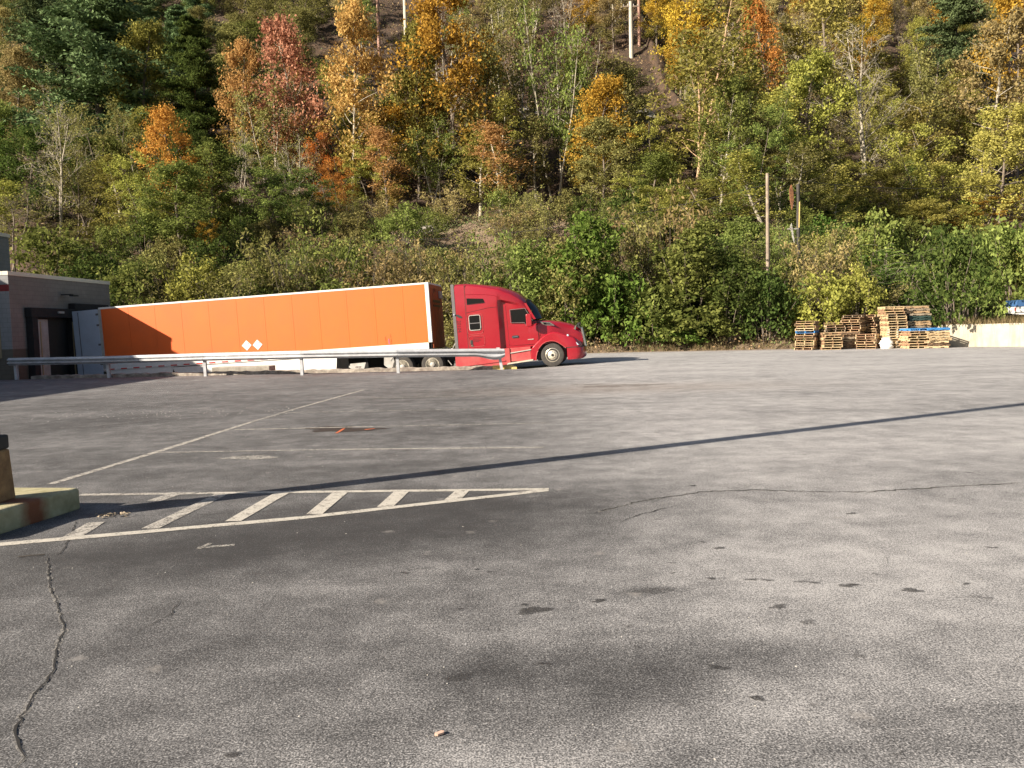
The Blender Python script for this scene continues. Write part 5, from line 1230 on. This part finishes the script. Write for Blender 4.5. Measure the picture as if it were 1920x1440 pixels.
# ground cover: weeds, seedlings, fallen leaves
rng = np.random.default_rng(5)
def cover(n, xr, dr, size, name, label, dens=None, zoff=.25, mat=None, vfun=None, long=1.0, tall=False):
    xs = rng.uniform(*xr, n*2); dd = rng.uniform(*dr, n*2); pts = []
    for x, d in zip(xs, dd):
        y = edgeY(x)+d if tall else hillB(x)+d
        if dens and rng.random() > dens(x, d): continue
        pts.append((x, y, tz(x, y)))
        if len(pts) >= n: break
    pts = np.array(pts); n = len(pts)
    if tall:
        h = size*rng.uniform(.4, 1.3, (n, 1)); a = rng.uniform(0, 6.28, n); e = np.stack([np.cos(a), np.sin(a), np.zeros(n)], 1)*.012; lean = rng.normal(size=(n, 3))*.25*h; lean[:, 2] = h[:, 0]
        V = np.stack([pts-e, pts+e, pts+lean+e*.2, pts+lean-e*.2], axis=1)
    else:
        pts[:, 2] += rng.random(n)**2*zoff*4*.5
        nrm = rng.normal(size=(n, 3)); nrm[:, 2] += .5; nrm /= np.linalg.norm(nrm, axis=1)[:, None]; a = np.cross(nrm, rng.normal(size=(n, 3))); a /= np.linalg.norm(a, axis=1)[:, None]; b = np.cross(nrm, a); s_ = size*rng.uniform(.5, 1.3, (n, 1))
        V = np.stack([pts+a*s_*long, pts+b*s_*.6, pts-a*s_*long, pts-b*s_*.6], axis=1)
    v = np.clip(vfun(pts), 0, 1) if vfun else rng.random(n)
    me = quad_obj(name, V.reshape(-1, 3), v, np.zeros(n), mat or M['cover']); o = bpy.data.objects.new(name, me); COL.objects.link(o)
    tag(o, label, 'undergrowth', kind='stuff')
nz = lambda p: 0.5+.22*np.sin(p[:, 0]*.5+np.sin(p[:, 1]*.7)*2)+.3*(rng.random(len(p))-.5)*1.6
cover(90000, (-36, 46), (0.0, 30), .085, 'undergrowth', 'low weeds and seedlings covering the bank', None, .35, vfun=nz)
cover(60000, (-90, 95), (26, 120), .16, 'leaf_litter', 'fallen leaves and seedlings under the hillside trees', None, .5, vfun=lambda p: nz(p)+.2)
cover(9000, (-10, 30), (-0.15, 2.6), .30, 'dry_grass', 'dry straw-coloured grass along the back edge of the lot', lambda x, d: .35+.65*(sin(x*1.7)+sin(x*.6+2) > .2), mat=LF['straw'], tall=True)
cover(9000, (20.5, 40), (0.3, 12), .42, 'weeds', 'tall dry weeds growing above the retaining wall', None, mat=LF['straw'], tall=True)

# ------------------------------------------------------------------ poles, wires, rocks on the slope
def pole(px, ytop, ybase, wpx, mat, label, Y=None, lean=0.0, arm=False):
    p = T(px, ybase) if Y is None else Dp(px, ybase, Y); Y = p[1]; zb = tz(p[0], Y)-.3; q = Dp(px, ytop, Y)
    r = empty('utility_pole', (p[0], Y, zb), label=label, cat='utility pole'); h = q[2]-zb; rr = wpx*Y/FPX/2
    m = MB(); m.tube([(0, 0, 0), (0, 0, h*.5), (0, 0, h)], [rr*1.05, rr, rr*.9], 10); m.build('pole_shaft', mat, r, smooth=True)
    if arm:
        m = MB(); m.box(-1.1, 1.1, -.16, -.05, h-.75, h-.6); a = m.build('crossarm', M['pole'], r)
        for x in (-1, -.4, .4, 1): m = MB(); m.tube([(x, -.1, h-.6), (x, -.1, h-.35)], [.06, .05], 6); m.build('insulator', M['ltgrey'], a)
    return r, h, rr
pole(1440, 325, 540, 6.8, M['pole'], 'short weathered wooden pole standing in the shrubs above the lot', Y=53.0)
r, h, rr = pole(1497, 345, 520, 7, M['pole_dark'], 'dark pole with rusty and white fittings beside the weathered pole', Y=56.0)
m = MB(); m.prism([(-.62, h-.4), (-.5, h-.05), (-.38, h-.5), (-.36, h-1.1), (-.46, h-1.7), (-.58, h-1.0)], -.18, -.02); m.build('rusty_bracket', M['rust'], r)
m = MB(); m.prism([(-.62, h-2.9), (-.5, h-2.6), (-.38, h-3.3), (-.32, h-3.9), (-.42, h-3.6), (-.5, h-3.2)], -.18, -.1); m.box(-.75, 0, -.12, -.04, h-3.0, h-2.93); m.build('white_bracket', M['ltgrey'], r)
m = MB(); m.box(-.6, 0, -.08, 0, h-.65, h-.55); m.build('cross_piece', M['pole_dark'], r)
m = MB(); m.tube([(.02, -.1, h-2.9), (.06, -.12, h-1.2)], .05, 6); m.build('conduit', M['yellow'], r)
pole(712, -60, 118, 6.0, M['pole_red'], 'tall reddish pole high on the slope above the trailer front')
pole(762, -90, 90, 7.0, M['pole_pale'], 'pale pole high on the slope left of the golden tree')
pole(1184, 3, 110, 7.5, M['pole_pale'], 'pale utility pole with crossarm high on the slope', arm=True)
pole(1199, -30, 85, 5.5, M['pole_red'], 'thin reddish pole beside the pale crossarm pole')
def wire(a, b, sag, r, label):
    a = np.array(a); b = np.array(b); pts = [a+(b-a)*t-np.array([0, 0, sag*4*t*(1-t)]) for t in np.linspace(0, 1, 25)]
    m = MB(); m.tube(pts, r, 4); tag(m.build('utility_wire', M['black']), label, 'wire')
wire(Dp(560, 445, 68), Dp(1440, 345, 53), 1.4, .018, 'thin sagging cable crossing the bank to the wooden pole')
wire(Dp(-60, 140, 100), Dp(712, -20, 130), 1.5, .03, 'thin high cable crossing the pines at upper left')
wire(Dp(1440, 330, 53), Dp(2000, 330, 56), .8, .016, 'thin cable running right from the wooden pole')
p = T(800, 430); m = MB(); a = Dp(765, 407, p[1]-1); b = Dp(832, 452, p[1]-1.5); m.tube([a, (a+b)/2, b], [.05, .09, .12], 6); m.tube([a, a+np.array([-.3, 0, .25])], .04, 5)
tag(m.build('fallen_log', M['bark_pale']), 'pale broken log leaning on the bare bank above the trailer', 'log')
def rock(px, py, wpx, hpx, label, seed):
    p = T(px, py); W_ = wpx*p[1]/FPX; H_ = hpx*p[1]/FPX; rn = np.random.default_rng(seed); m = MB(); rings = []
    for k in range(7):
        f = k/6; s_ = sin(pi*(.12+.80*f))**.6; rings.append([(p[0]+W_/2*s_*cos(t)*(1+rn.normal()*.14), p[1]+W_*.35*s_*sin(t)*(1+rn.normal()*.14), p[2]-.3+H_*f+rn.normal()*.06) for t in np.linspace(0, 2*pi, 12, endpoint=False)])
    m.loft(rings); tag(m.build('rock_outcrop', M['rock']), label, 'rock')
rock(975, 232, 90, 34, 'pale grey rock outcrop behind the trees at upper middle', 1); rock(1190, 232, 80, 30, 'grey rock outcrop behind the trees right of centre', 2); rock(840, 190, 40, 22, 'small pale rock below the golden tree', 3)
rock(800, 440, 46, 22, 'tan boulder in the bare bank above the trailer front', 4); rock(560, 300, 20, 10, 'small rock in the dark hollow on the slope', 5)
